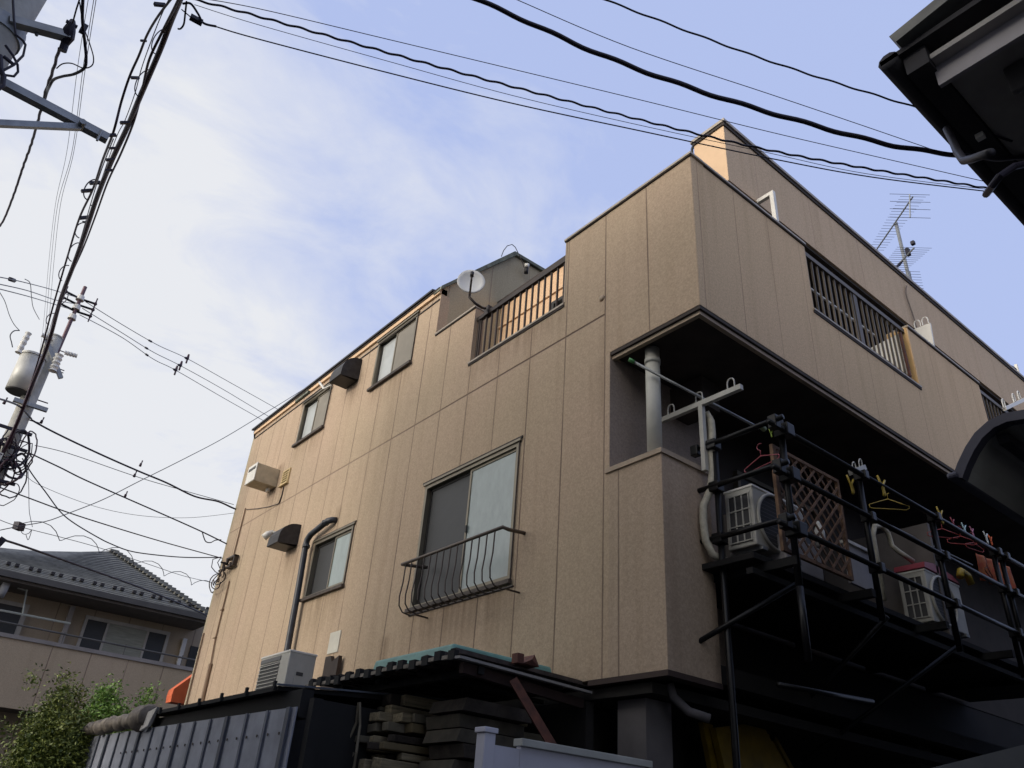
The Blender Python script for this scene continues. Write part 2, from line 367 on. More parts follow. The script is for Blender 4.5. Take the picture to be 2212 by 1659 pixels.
M_corr = mat('corrugated_sheet', (0.055, 0.045, 0.04), 0.7, 0.1, var=0.35, vs_=9)
M_tarp = mat('dirty_tarp', (0.30, 0.26, 0.21), 0.85, var=0.45, vs_=9, bump=0.6, bs=14, col2=(0.07, 0.06, 0.055))
M_asph = mat('asphalt', (0.040, 0.040, 0.042), 0.92, var=0.2, bump=0.3)
M_dirt = mat('packed_ground', (0.05, 0.045, 0.04), 0.95, var=0.25, bump=0.3, bs=20)
M_tile = mat('slate_tiles', (0.155, 0.152, 0.132), 0.55, var=0.2, vs_=4)
M_lat = mat('lattice_wood', (0.22, 0.13, 0.08), 0.8, var=0.3, vs_=10)
M_red = mat('red_plastic', (0.30, 0.04, 0.03), 0.45)
M_pink = mat('pink_plastic', (0.32, 0.06, 0.08), 0.45)
M_yel = mat('yellow_plastic', (0.42, 0.30, 0.04), 0.45)
M_yeld = mat('yellow_machine_paint', (0.22, 0.145, 0.01), 0.5, var=0.25)
M_oran = mat('orange_canvas', (0.60, 0.13, 0.05), 0.8)
M_tape = mat('pipe_tape', (0.46, 0.43, 0.34), 0.7, var=0.12, vs_=20, bump=0.4, bs=30)
M_eaved = mat('eave_dark_board', (0.028, 0.026, 0.030), 0.8)
M_soffg = mat('eave_soffit_grey', (0.36, 0.34, 0.32), 0.85, var=0.1)
M_eavel = mat('eave_grey_board', (0.33, 0.31, 0.32), 0.7, var=0.08)
M_navy = mat('navy_awning_metal', (0.055, 0.055, 0.075), 0.4, 0.3)
M_polyc = mat('smoky_polycarbonate', (0.34, 0.34, 0.31), 0.35, var=0.1)
# ------------------------------------------------------------------ ground and road
tag(MB().box(-60, 120, -60, 160, -0.3, 0).build('ground', M_dirt), kind='structure')
rd = MB().box(-3.4, 2.2, -40, 60, 0.004, 0.008)
tag(rd.build('road', M_asph), kind='structure')
tag(MB().box(2.2, 60, 0.9, 2.4, 0.004, 0.008).build('alley_path', M_asph), kind='structure')
XA, YB = 4.78, 3.585
# ================================================================== the apartment house
B = thing('apartment_building', 'tan three-storey house with panel joints, projecting top floor and slanted left roof', 'building', (XA, YB, 0))
WY = dict(small=(9.66, 10.84, 4.52, 5.38), big=(6.07, 7.89, 3.90, 5.44), upr=(8.77, 9.93, 7.66, 8.55), upl=(11.45, 12.53, 7.56, 8.42))
YE = 14.82
def in_win(u, z): return any(a < u < b and c < z < d for a, b, c, d in WY.values())
def solidA(u, z):
    if in_win(u, z): return False
    if u < 4.72: return z > 5.983 and z < 7.88
    if u < 5.45: return z < 7.88
    if u < 7.23: return z < 6.95
    if u < 8.185: return z < 7.85
    return z < 8.60
cu = [3.587, 4.72, 5.45, 7.23, 8.185, YE] + [v for w in WY.values() for v in w[:2]]
cz = [2.86, 5.983, 6.95, 7.85, 7.88, 8.60] + [v for w in WY.values() for v in w[2:]]
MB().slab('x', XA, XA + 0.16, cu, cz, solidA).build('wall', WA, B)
# alley side of the projecting storey
def solidB(u, z):
    if 6.80 < u < 9.14 and z > 6.95: return False
    if 11.16 < u < 13.5 and z > 6.95: return False
    return True
MB().box(XA + 0.0005, XA + 0.1605, YB, YB + 0.0015, 5.983, 7.88).build('corner_skin', WB, B)
MB().box(XA + 0.0005, XA + 0.1605, 4.716, 4.7185, 4.706, 5.92).build('corner_skin', WR, B)
MB().slab('y', YB, YB + 0.16, [XA + 0.161, 6.80, 9.14, 11.16, 13.5, 16.5], [5.983, 6.95, 7.88], solidB).build('wall', WB, B)
# corner post so both wall skins meet in one clean arris
# balcony box of the middle storey
MB().box(XA, XA + 0.14, 4.094, 4.719, 2.86, 4.66).build('balcony_wall', WBOX, B)
MB().box(XA + 0.141, 5.42, 4.095, 4.22, 2.86, 4.66).build('balcony_wall', WBOX, B)
MB().box(XA - 0.018, XA + 0.16, 4.076, 4.76, 4.66, 4.705).build('coping', M_trim, B); MB().box(XA + 0.161, 5.43, 4.076, 4.24, 4.66, 4.705).build('coping', M_trim, B)
# back walls of the open storey
MB().box(XA + 0.161, 6.4, 4.716, 4.86, 3.06, 5.98).build('recess_wall', WR, B)
rw = MB().box(6.401, 16.5, 4.95, 5.1, 3.7, 5.98); MB().box(6.401, 16.5, 4.96, 5.1, 2.91, 3.699).build('ground_floor_wall', mat('recess_shade_band', (0.02, 0.018, 0.017), 0.9), B); MB().box(5.3, 16.5, 5.11, 5.2, 0.0, 2.9).build('ground_floor_wall', mat('under_house_shade', (0.02, 0.018, 0.017), 0.9), B); rw.build('recess_wall', mat('recess_painted_shade', (0.055, 0.046, 0.040), 0.9), B)  # lower recess split off and blackened; shade put into these wall colours
MB().box(XA + 0.03, 16.5, 4.225, 8.2, 2.90, 3.05).build('balcony_floor', MATS['under_house_shade'], B)  # near-black colour carries the shade under the storey
bl = MB(); bl.box(XA - 0.012, XA + 0.12, 4.085, 4.94, 2.815, 2.858); bl.box(XA + 0.121, 5.42, 4.085, 4.2, 2.815, 2.858)
bl.build('bottom_trim', mat('rusty_flashing', (0.05, 0.032, 0.026), 0.8), B)
MB().box(XA + 0.05, 16.4, 4.3, 14.7, 2.72, 2.80).build('bottom_board', mat('underfloor_board', (0.02, 0.018, 0.016), 0.9), B)  # underside shade put into the near-black board colour
# ceiling under the projecting storey, with its drip groove and pale edge board
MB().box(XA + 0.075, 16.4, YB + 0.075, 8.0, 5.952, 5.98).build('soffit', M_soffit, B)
gr = MB(); gr.box(XA + 0.004, XA + 0.07, YB + 0.004, 4.715, 5.945, 5.982); gr.box(XA + 0.071, 16.45, YB + 0.004, YB + 0.07, 5.945, 5.982)
gr.build('drip_groove', mat('drip_groove_brown', (0.055, 0.043, 0.036), 0.85), B)
eb = MB(); eb.box(XA + 0.028, XA + 0.0745, YB + 0.028, 4.715, 5.905, 5.944); eb.box(XA + 0.0746, 16.42, YB + 0.028, YB + 0.0745, 5.905, 5.944)
eb.build('soffit_edge', M_trim, B)
# copings of the parapets
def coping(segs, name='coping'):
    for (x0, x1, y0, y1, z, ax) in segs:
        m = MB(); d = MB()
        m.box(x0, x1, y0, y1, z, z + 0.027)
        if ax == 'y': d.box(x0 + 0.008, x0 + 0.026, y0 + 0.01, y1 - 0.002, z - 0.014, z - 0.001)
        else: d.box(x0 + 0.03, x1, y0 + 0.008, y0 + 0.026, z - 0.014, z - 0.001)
        m.build(name, M_cope, B); d.build('coping_shadow_strip', M_darktrim, B)  # dark strip under each coping paints its cast shadow
coping([(XA - 0.025, XA + 0.18, YB - 0.025, 5.46, 7.881, 'y'), (XA - 0.022, XA + 0.18, 7.22, 8.18, 7.851, 'y'),
        (XA + 0.181, 6.81, YB - 0.024, YB + 0.18, 7.881, 'x'), (9.13, 11.17, YB - 0.024, YB + 0.18, 7.881, 'x'), (13.49, 16.5, YB - 0.024, YB + 0.18, 7.881, 'x')])
for bb_ in ((XA - 0.02, XA + 0.165, 5.44, 7.25), (6.79, 9.15, YB - 0.02, YB + 0.165), (11.15, 13.52, YB - 0.02, YB + 0.165)):
    MB().box(*bb_, 6.951, 6.975).build('opening_sill', M_cope, B)
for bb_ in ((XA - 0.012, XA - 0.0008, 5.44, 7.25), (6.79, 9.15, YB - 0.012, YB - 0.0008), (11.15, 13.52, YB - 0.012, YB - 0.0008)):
    MB().box(*bb_, 6.922, 6.95).build('sill_shadow_strip', M_darktrim, B)  # dark strips painting the shadow below the sills
# thin vertical edge bead left of the tall parapet
MB().box(XA - 0.006, XA + 0.02, 5.425, 5.4495, 6.98, 7.87).build('edge_bead', M_trim, B)
# terrace floor and inner walls of the top storey
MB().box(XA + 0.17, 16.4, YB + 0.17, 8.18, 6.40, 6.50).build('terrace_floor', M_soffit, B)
def solidP(u, z):
    return not (5.55 < u < 6.95 and 7.25 < z < 8.35)
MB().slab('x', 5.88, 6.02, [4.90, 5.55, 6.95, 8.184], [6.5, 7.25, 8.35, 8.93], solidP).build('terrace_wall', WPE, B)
MB().box(5.80, 6.05, 4.88, 8.183, 8.931, 8.985).build('terrace_wall_coping', M_darktrim, B)
MB().box(5.855, 5.8795, 5.3, 8.183, 8.50, 8.54).build('terrace_wall_cornice', M_peach, B)
MB().box(6.021, 16.3, 4.90, 5.04, 6.5, 8.53).build('terrace_wall', mat('upper_inner_wall', (0.34, 0.24, 0.16), 0.9, var=0.15), B)
# deep roof fascia over the alley side
MB().box(5.905, 16.6, 3.90, 4.36, 8.54, 9.50).build('roof_fascia', WUP, B)
MB().box(5.904, 5.9046, 3.904, 4.356, 8.545, 9.495).build('fascia_end', M_peach, B)
fc = MB(); fc.box(5.87, 16.62, 3.865, 4.39, 9.501, 9.545); fc.build('coping', M_cope, B)
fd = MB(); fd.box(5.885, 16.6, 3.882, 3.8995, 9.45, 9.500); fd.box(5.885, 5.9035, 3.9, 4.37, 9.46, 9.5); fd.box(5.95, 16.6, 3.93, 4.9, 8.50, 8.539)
fd.build('fascia_shadow_strip', M_darktrim, B)  # dark strips painting the shade under fascia and its coping
MB().box(6.03, 16.4, 4.361, 8.18, 8.72, 8.92).build('flat_roof', M_roof, B)
MB().tube([(5.90, 4.37, 9.46), (5.895, 4.385, 9.42), (5.895, 4.39, 8.95)], 0.018, 6).build('drain_pipe', M_pipe, B)
# gable-sided roof volume at the left: its end wall rises with the roof slope
gp = [(XA + 0.001, 8.186, 7.5), (XA + 0.001, 8.186, 8.69), (6.04, 8.186, 10.07), (7.6, 8.186, 10.07), (7.6, 8.186, 7.5)]
MB().prism(gp, (0, 0.15, 0)).build('gable_wall', WGA, B)
tr = MB()
tr.prism([(XA - 0.05, 8.13, 8.63), (XA - 0.04, 8.13, 8.70), (6.02, 8.13, 10.11), (7.6, 8.13, 10.11), (7.6, 8.13, 10.05), (6.06, 8.13, 10.05)], (0, 0.205, 0))
tr.build('roof_trim', M_verd, B)
rf = MB(); rf.prism([(XA - 0.075, 8.34, 8.701), (XA - 0.075, 8.34, 8.735), (6.02, 8.34, 9.05), (8.2, 8.34, 9.05), (8.2, 8.34, 8.95), (6.05, 8.34, 8.95)], (0, YE - 8.34 + 0.10, 0))
rf.build('roof', M_roof, B)
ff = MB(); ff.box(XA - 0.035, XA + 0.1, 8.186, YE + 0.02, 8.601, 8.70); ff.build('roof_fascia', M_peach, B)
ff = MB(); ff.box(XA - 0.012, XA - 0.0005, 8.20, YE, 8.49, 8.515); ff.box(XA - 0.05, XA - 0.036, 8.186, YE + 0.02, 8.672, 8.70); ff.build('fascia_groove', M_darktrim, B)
# left end wall and hidden sides
MB().box(XA + 0.02, 9.0, YE, YE + 0.14, 2.86, 8.60).build('end_wall', WGA, B)
MB().box(XA + 0.3, 9, 5.2, 14.6, 0, 2.7).build('ground_floor_core', mat('ground_floor_shade', (0.03, 0.027, 0.025), 0.9), B)  # dark colour stands in for the shade under the house
MB().box(XA + 0.03, XA + 0.12, 5.0, 12.99, 0, 2.71).build('lower_wall', MATS['under_house_shade'], B)
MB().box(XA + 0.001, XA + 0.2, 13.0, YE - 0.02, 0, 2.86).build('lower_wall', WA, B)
cols = MB(); cols.box(4.92, 5.22, 4.45, 4.75, 0, 2.71); cols.build('column', mat('pale_column', (0.13, 0.12, 0.12), 0.8), B)
MB().box(9.3, 9.6, 4.5, 4.8, 0, 2.9).build('column', MATS['pale_column'], B)
# lit end post of the first alley opening
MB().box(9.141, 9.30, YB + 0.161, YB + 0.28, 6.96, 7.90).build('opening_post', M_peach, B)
MB().box(9.128, 9.1395, YB + 0.01, YB + 0.27, 6.98, 7.88).build('opening_post', mat('yellow_ochre_paint', (0.60, 0.38, 0.16), 0.6, var=0.05), B)
MB().box(6.801, 6.812, YB + 0.0, YB + 0.15, 6.98, 7.88).build('opening_bead', M_trim, B)
MB().box(11.161, 11.172, YB + 0.0, YB + 0.15, 6.98, 7.88).build('opening_bead', M_peach, B)
# ---- windows
def window(y0, y1, z0, z1, split, left_mat, right_mat, depth=0.06, fr=0.045, sill=True, meet=None, head=True, screen_right=False, fm=None):
    fm = fm or M_frame
    m = MB()
    xo, xi = XA - 0.012, XA + 0.09
    m.box(xo, xi, y0, y0 + fr, z0, z1); m.box(xo, xi, y1 - fr, y1, z0, z1)
    m.box(xo, xi, y0 + fr, y1 - fr, z1 - fr, z1); m.box(xo, xi, y0 + fr, y1 - fr, z0, z0 + fr)
    w = m.build('window', fm, B)
    # outer sash = nearer the corner (smaller y), inner sash behind
    s1 = MB(); t = 0.032
    def sash(mb, a, b, x):
        mb.box(x, x + 0.025, a, a + t, z0 + fr, z1 - fr); mb.box(x, x + 0.025, b - t, b, z0 + fr, z1 - fr)
        mb.box(x, x + 0.025, a + t, b - t, z1 - fr - t, z1 - fr); mb.box(x, x + 0.025, a + t, b - t, z0 + fr, z0 + fr + t)
    sash(s1, y0 + fr, split + t / 2, XA + 0.012); s1.build('sash', fm, w)
    s2 = MB(); sash(s2, split - t / 2, y1 - fr, XA + 0.045); s2.build('sash', M_frdark, w)
    MB().box(XA + 0.022, XA + 0.03, y0 + fr + t, split - t / 2, z0 + fr + t, z1 - fr - t).build('pane', right_mat, w)
    MB().box(XA + 0.055, XA + 0.063, split + t / 2, y1 - fr - t, z0 + fr + t, z1 - fr - t).build('pane', left_mat, w)
    if sill:
        MB().box(XA - 0.055, XA - 0.0125, y0 - 0.03, y1 + 0.03, z0 - 0.03, z0 + 0.012).build('sill', M_sill, w)
    if head:
        MB().box(XA - 0.03, XA - 0.001, y0 - 0.035, y1 + 0.03, z1 + 0.001, z1 + 0.03).build('head_flashing', M_frame, w)
    # jamb flashing line
    MB().box(XA - 0.02, XA - 0.0125, y0 - 0.012, y0 - 0.0005, z0, z1).build('jamb_strip', M_sill, w)
    # dark sheet standing in for the unlit room behind
    MB().box(XA + 0.17, XA + 0.2, y0 - 0.1, y1 + 0.1, z0 - 0.1, z1 + 0.1).build('room_dark_backing', M_frdark, w)
    return w
window(*WY['big'], 6.96, G_dark, G_teal)
window(*WY['small'], 10.20, G_dark, G_teal)
window(*WY['upr'], 9.38, G_pale, G_scr)
window(*WY['upl'], 11.98, G_pale, G_scr)
MB().box(XA - 0.002, XA + 0.011, 6.93, 6.955, 4.62, 4.70).build('window_latch', M_frdark, B)
# deep head trim line over the big window
MB().box(XA - 0.014, XA - 0.0005, 6.02, 7.96, 5.475, 5.50).build('head_groove', M_darktrim, B)
MB().box(XA - 0.014, XA - 0.0005, 9.62, 10.88, 5.412, 5.43).build('head_groove', M_darktrim, B)
# terrace wall window
tw = MB(); tw.box(5.86, 5.95, 5.55, 5.60, 7.25, 8.35); tw.box(5.86, 5.95, 6.90, 6.95, 7.25, 8.35); tw.box(5.86, 5.95, 5.60, 6.90, 8.30, 8.35); tw.box(5.86, 5.95, 5.60, 6.90, 7.25, 7.30); tw.box(5.87, 5.93, 6.20, 6.25, 7.30, 8.30)
tw = tw.build('window', M_frdark, B)
MB().box(5.90, 5.91, 5.60, 6.20, 7.30, 8.30).build('pane', G_scr, tw); MB().box(5.93, 5.94, 6.25, 6.90, 7.30, 8.30).build('pane', G_pale, tw)
# sliding doors on the open middle storey and on the upper inner wall
for (x0, x1, y, z0, z1) in ((7.0, 8.6, 4.949, 3.8, 5.5), (10.2, 11.8, 4.949, 3.8, 5.5), (7.2, 8.8, 4.899, 6.55, 8.2)):
    m = MB(); m.box(x0, x0 + 0.05, y - 0.06, y, z0, z1); m.box(x1 - 0.05, x1, y - 0.06, y, z0, z1); m.box(x0 + 0.05, x1 - 0.05, y - 0.06, y, z1 - 0.05, z1); m.box((x0 + x1) / 2 - 0.03, (x0 + x1) / 2 + 0.03, y - 0.06, y, z0, z1 - 0.05)
    m = m.build('sliding_door', M_frame, B)
    MB().box(x0 + 0.05, (x0 + x1) / 2 - 0.03, y - 0.03, y - 0.02, z0, z1 - 0.05).build('pane', G_dark, m)
    MB().box((x0 + x1) / 2 + 0.03, x1 - 0.05, y - 0.02, y - 0.01, z0, z1 - 0.05).build('pane', G_dark, m)
# partition board between the flats on the middle storey (pale edge seen through the rails)
MB().box(6.45, 6.50, 3.95, 4.94, 3.80, 4.75).build('partition', mat('partition_board', (0.14, 0.125, 0.115), 0.8), B)
MB().box(8.55, 8.6, 3.6, 4.94, 3.80, 5.0).build('partition', MATS['partition_board'], B)
MB().box(XA + 0.9, 5.95, 4.3, 4.721, 5.60, 5.925).build('ceiling_beam', M_soffit, B)
MB().tube([(4.97, 4.33, 4.70), (4.97, 4.33, 5.925)], 0.070, 20).build('drain_pipe', mat('pale_drain', (0.50, 0.49, 0.43), 0.5), B, smooth=True)
MB().tube([(4.97, 4.33, 5.75), (4.97, 4.33, 5.80)], 0.078, 20).build('pipe_clip', MATS['pale_drain'], B, smooth=True)
MB().tube([(5.03, 4.3, 2.815), (5.05, 4.28, 2.72), (5.13, 4.2, 2.62), (5.25, 4.1, 2.58)], 0.035, 10).build('drain_elbow', MATS['pale_column'], B, smooth=True)
# railings in the parapet openings
r = MB(); n = 15
for i in range(n):
    y = 5.53 + i * (7.15 - 5.53) / (n - 1)
    r.box(XA + 0.05, XA + 0.072, y - 0.009, y + 0.009, 7.0, 7.64)
r.box(XA + 0.035, XA + 0.085, 5.45, 7.23, 7.64, 7.70); r.box(XA + 0.04, XA + 0.082, 5.45, 7.23, 6.985, 7.02)
r.box(XA + 0.045, XA + 0.075, 7.17, 7.20, 7.0, 7.64)
r.build('railing', M_rail, B)
for (a, b, mid) in ((6.80, 9.14, 7.93), (11.16, 13.5, 12.3)):
    r = MB(); n = 19
    for i in range(n):
        x = a + 0.10 + i * (b - a - 0.18) / (n - 1)
        r.box(x - 0.009, x + 0.009, YB + 0.05, YB + 0.072, 7.02, 7.80)
    r.box(a + 0.013, b - 0.013, YB + 0.035, YB + 0.085, 7.80, 7.86); r.box(a + 0.013, b - 0.013, YB + 0.04, YB + 0.082, 6.985, 7.02)
    r.box(mid - 0.035, mid + 0.035, YB + 0.045, YB + 0.078, 7.02, 7.80)
    r.build('railing', mat('grey_green_rail', (0.12, 0.098, 0.075), 0.5, 0.3), B)
# conduit along the left edge
cd = MB(); cd.tube([(XA - 0.02, 14.25, 6.84), (XA - 0.02, 14.25, 5.85)], 0.013, 6); cd.tube([(XA - 0.02, 14.13, 5.42), (XA - 0.02, 14.1, 4.4), (XA - 0.025, 14.0, 3.98)], 0.014, 6)
cd.tube([(XA - 0.03, 13.99, 3.98), (XA - 0.03, 13.93, 3.0)], 0.034, 8); cd.tube([(XA - 0.02, 14.78, 4.6), (XA - 0.02, 14.7, 2.9)], 0.014, 6)
for z in (4.9, 4.42): cd.box(XA - 0.04, XA - 0.001, 14.08, 14.18, z, z + 0.02)
cd.build('wall_conduit', mat('brown_conduit', (0.24, 0.16, 0.10), 0.6), B)
# tiny things fixed to the coat
MB().disc((XA + 0.002, 4.84, 6.72), (-1, 0, 0), 0.042, 0.022, 14, 0.025).build('vent_cap', M_trim, B, smooth=True)
# ---- Juliet rail at the big window
J = thing('window_guard_rail', 'bronze guard rail with curved bars across the big second-floor window', 'railing', (4.47, 6.75, 3.74))
jr = MB(); jr.tube([(4.78, 5.90, 4.36), (4.56, 5.88, 4.33), (4.47, 5.86, 4.325), (4.47, 7.68, 4.325), (4.56, 7.66, 4.33), (4.78, 7.64, 4.36)], 0.020, 8); jr.build('handrail', mat('weathered_bronze', (0.12, 0.095, 0.075), 0.5, 0.4), J, smooth=True)
jb = MB(); jb.tube([(4.60, 5.80, 3.76), (4.60, 7.60, 3.76)], 0.012, 6); jb.tube([(4.60, 5.92, 3.76), (4.78, 5.92, 3.76)], 0.010, 6); jb.tube([(4.60, 7.5, 3.76), (4.78, 7.5, 3.76)], 0.010, 6); jb.build('bottom_rail', M_rail, J)
for i in range(14):
    y = 5.98 + i * (7.60 - 5.98) / 13
    bb = MB(); bb.tube([(4.47, y, 4.31), (4.465, y, 4.1), (4.445, y, 3.94), (4.452, y - 0.005, 3.84), (4.50, y - 0.015, 3.775), (4.60, y - 0.03, 3.755)], 0.0075, 6)
    bb.build('bar', M_rail, J)
# ---- vent hoods, fan box, grille
def hood(y0, y1, z0, z1, depth, label, back=0.0):
    h = thing('vent_hood', label, 'vent', (XA, (y0 + y1) / 2, z0), 'dark vent hoods on the tan wall')
    prof = [(XA - 0.001, z0 + 0.03), (XA - 0.001, z1)]
    n = 7
    for i in range(n + 1):
        t = i / n * math.pi / 2
        prof.append((XA - depth * math.sin(t) * 0.92 - 0.02, z0 + 0.10 + (z1 - z0 - 0.10) * math.cos(t)))
    prof += [(XA - depth, z0), (XA - depth + 0.02, z0 - 0.005)]
    MB().prism([(x, y0, z) for x, z in prof], (0, y1 - y0, 0)).build('hood_shell', M_hood, h)
    MB().box(XA - depth + 0.02, XA - 0.02, y0 + 0.02, y1 - 0.02, z0 - 0.008, z0 + 0.0).build('louvre', M_black, h)
    return h
hood(10.44, 10.84, 8.04, 8.46, 0.33, 'charcoal vent hood under the slanted roof between the two top windows')
hood(11.50, 11.90, 5.47, 5.83, 0.33, 'charcoal vent hood left of the small second-floor window and its bent pipe')
sp_ = thing('outdoor_lamp', 'small pale spotlight on the left side of the lower vent hood', 'lamp', (4.5, 12.0, 5.72))
MB().tube([(4.62, 11.90, 5.74), (4.52, 12.0, 5.76)], 0.02, 8).build('lamp_arm', M_acw, sp_)
MB().tube([(4.55, 12.02, 5.78), (4.48, 12.05, 5.72), (4.44, 12.07, 5.66)], [0.03, 0.055, 0.06], 12).build('lamp_head', M_porc, sp_, smooth=True)
fb = thing('wall_fan_box', 'pale square fan box jutting from the left end of the tan wall', 'vent', (XA, 13.15, 6.9))
m = MB(); m.box(XA - 0.42, XA - 0.001, 12.98, 13.36, 6.90, 7.24); m.build('casing', mat('yellowed_casing', (0.50, 0.42, 0.29), 0.6, var=0.12, vs_=6), fb, bevel=0.008)
MB().box(XA - 0.435, XA - 0.421, 12.97, 13.37, 6.91, 7.25).build('front_cover', M_porc, fb)
MB().box(XA - 0.44, XA - 0.4352, 13.02, 13.32, 7.14, 7.19).build('slot', M_grille, fb)
MB().box(XA - 0.10, XA - 0.06, 13.1, 13.2, 6.84, 6.899).build('drain_spout', M_porc, fb)
lv = thing('wall_louvre', 'small cream louvre grille right of the fan box on the tan wall', 'vent', (XA, 12.6, 6.83))
m = MB(); y0, y1, z0, z1 = 12.46, 12.74, 6.84, 7.12
m.box(XA - 0.03, XA, y0, y0 + 0.025, z0, z1); m.box(XA - 0.03, XA, y1 - 0.025, y1, z0, z1); m.box(XA - 0.03, XA, y0 + 0.025, y1 - 0.025, z1 - 0.025, z1); m.box(XA - 0.05, XA, y0 - 0.02, y1 + 0.02, z0 - 0.02, z0)
m.build('frame', mat('cream_grille', (0.55, 0.42, 0.22), 0.6), lv)
MB().box(XA - 0.006, XA - 0.001, y0 + 0.025, y1 - 0.025, z0, z1 - 0.025).build('dark_back', M_hood, lv)
m = MB()
for i in range(5): m.box(XA - 0.028, XA - 0.008, y0 + 0.025, y1 - 0.025, z0 + 0.02 + i * 0.047, z0 + 0.040 + i * 0.047)
m.build('slats', MATS['cream_grille'], lv)
wc = MB(); wc.tube([(XA - 0.01, 12.6, 6.80), (XA - 0.01, 12.6, 6.62), (XA - 0.012, 12.64, 6.5)], 0.012, 6)
wc.tube([(XA - 0.01, 12.66, 6.50), (XA - 0.01, 13.1, 6.56), (XA - 0.01, 13.6, 6.66), (XA - 0.01, 14.2, 6.80)], 0.007, 5)
tag(wc.build('wall_cable', M_rail), 'thin dark cable hanging below the cream louvre grille and running left', 'cable')
# ---- downpipe
dpn = thing('insulated_pipe', 'dark navy bent pipe running round the small window down to the roof unit', 'pipe', (4.70, 10.85, 3.4))
MB().tube([(XA, 10.27, 5.60), (4.72, 10.29, 5.59), (4.68, 10.35, 5.575), (4.68, 10.84, 5.49), (4.68, 10.93, 5.43), (4.68, 10.95, 5.33), (4.68, 10.89, 4.7), (4.68, 10.83, 3.7), (4.66, 10.8, 3.35)], 0.046, 12).build('pipe', M_pipe, dpn, smooth=True)
m = MB()
for (y, z) in ((10.42, 5.565), (10.93, 5.32)):
    m.tube([(4.68, y - 0.01, z - 0.02), (4.68, y + 0.0, z + 0.02)], 0.056, 12)
m.build('collar', M_pipe, dpn)
# small white plate on the wall
tag(MB().box(XA - 0.012, XA - 0.001, 9.50, 9.78, 3.64, 3.91).build('wall_plate', mat('white_plate', (0.55, 0.53, 0.45), 0.6, var=0.08)), 'small blank white plate on the tan wall above the lean-to roof', 'sign')
sb = MB(); sb.prism([(4.70, 9.30, 3.0), (4.70, 9.30, 3.56), (4.70, 9.47, 3.50), (4.70, 9.52, 3.58), (4.70, 9.66, 3.58), (4.70, 9.66, 3.0)], (0.05, 0, 0))
tag(sb.build('steel_channel', M_rail), 'short dark steel channel standing up behind the left end of the lean-to roof', 'bracket')
# ---- satellite dish
D = thing('satellite_dish', 'white satellite dish on a curved arm at the end of the terrace railing', 'satellite dish', (XA, 7.2, 7.3))
cD = at(1018, 607, 'x', 4.45)
nD = Vector((-0.50, -0.78, -0.02)).normalized()
a_ = nD.cross(Vector((0, 0, 1))).normalized(); b_ = a_.cross(nD).normalized()
m = MB(); RN, SN = 5, 36; R_ = 0.178
m.v.append(cD - nD * 0.045)
for i in range(1, RN + 1):
    rr = R_ * i / RN
    for k in range(SN):
        t = 2 * math.pi * k / SN
        m.v.append(cD + a_ * (math.cos(t) * rr) + b_ * (math.sin(t) * rr * 1.02) - nD * (0.045 * (1 - (i / RN) ** 2)))
for k in range(SN):
    m.f.append((0, 1 + k, 1 + (k + 1) % SN))
for i in range(RN - 1):
    for k in range(SN):
        k2 = (k + 1) % SN
        m.f.append((1 + i * SN + k, 1 + (i + 1) * SN + k, 1 + (i + 1) * SN + k2, 1 + i * SN + k2))
o = m.build('reflector', mat('dish_white', (0.62, 0.62, 0.60), 0.5, var=0.04), D, smooth=True)
so = o.modifiers.new('thickness', 'SOLIDIFY'); so.thickness = 0.012
low = cD - b_ * 0.17
feed = cD + nD * 0.20 - b_ * 0.03
MB().tube([low - nD * 0.03, cD + nD * 0.07 - b_ * 0.19, cD + nD * 0.18 - b_ * 0.13, feed + nD * 0.0 - b_ * 0.03], 0.013, 8).build('feed_arm', M_rail, D, smooth=True)
MB().tube([feed - b_ * 0.045, feed + b_ * 0.02], 0.024, 12).build('receiver', M_hood, D, smooth=True)
jn = at(1048, 666, 'x', 4.78)
MB().tube([cD - nD * 0.06, cD - nD * 0.09 - b_ * 0.12, cD - nD * 0.08 - b_ * 0.20, at(1026, 655, 'x', 4.55), at(1040, 664, 'x', 4.68), jn], 0.018, 10).build('mast_arm', M_rail, D, smooth=True)
MB().box(XA + 0.02, XA + 0.10, jn.y - 0.04, jn.y + 0.05, jn.z - 0.09, jn.z + 0.05).build('clamp', M_rail, D)
# ---- small floodlight on the gable and looping wire
fl = thing('floodlight', 'small dark spotlight fixed under the slanted roof edge behind the terrace railing', 'lamp', tuple(at(1137, 583, 'y', 8.1)))
pf = at(1137, 583, 'y', 8.1)
MB().tube([pf + Vector((0, 0, -0.08)), pf + Vector((-0.02, -0.03, 0.02))], 0.035, 10).build('lamp_body', M_hood, fl, smooth=True)
MB().tube([pf + Vector((-0.02, -0.03, 0.021)), pf + Vector((-0.03, -0.05, 0.08))], 0.04, 10).build('lamp_lens', M_porc, fl, smooth=True)
lw = MB(); lw.tube([at(x, y, 'y', 8.05) for x, y in ((1083, 554), (1088, 541), (1096, 531), (1106, 528), (1113, 534), (1120, 548), (1128, 566), (1132, 578))], 0.007, 5)
tag(lw.build('looping_wire', M_rail), 'thin wire looping above the ridge of the slanted roof trim', 'cable')
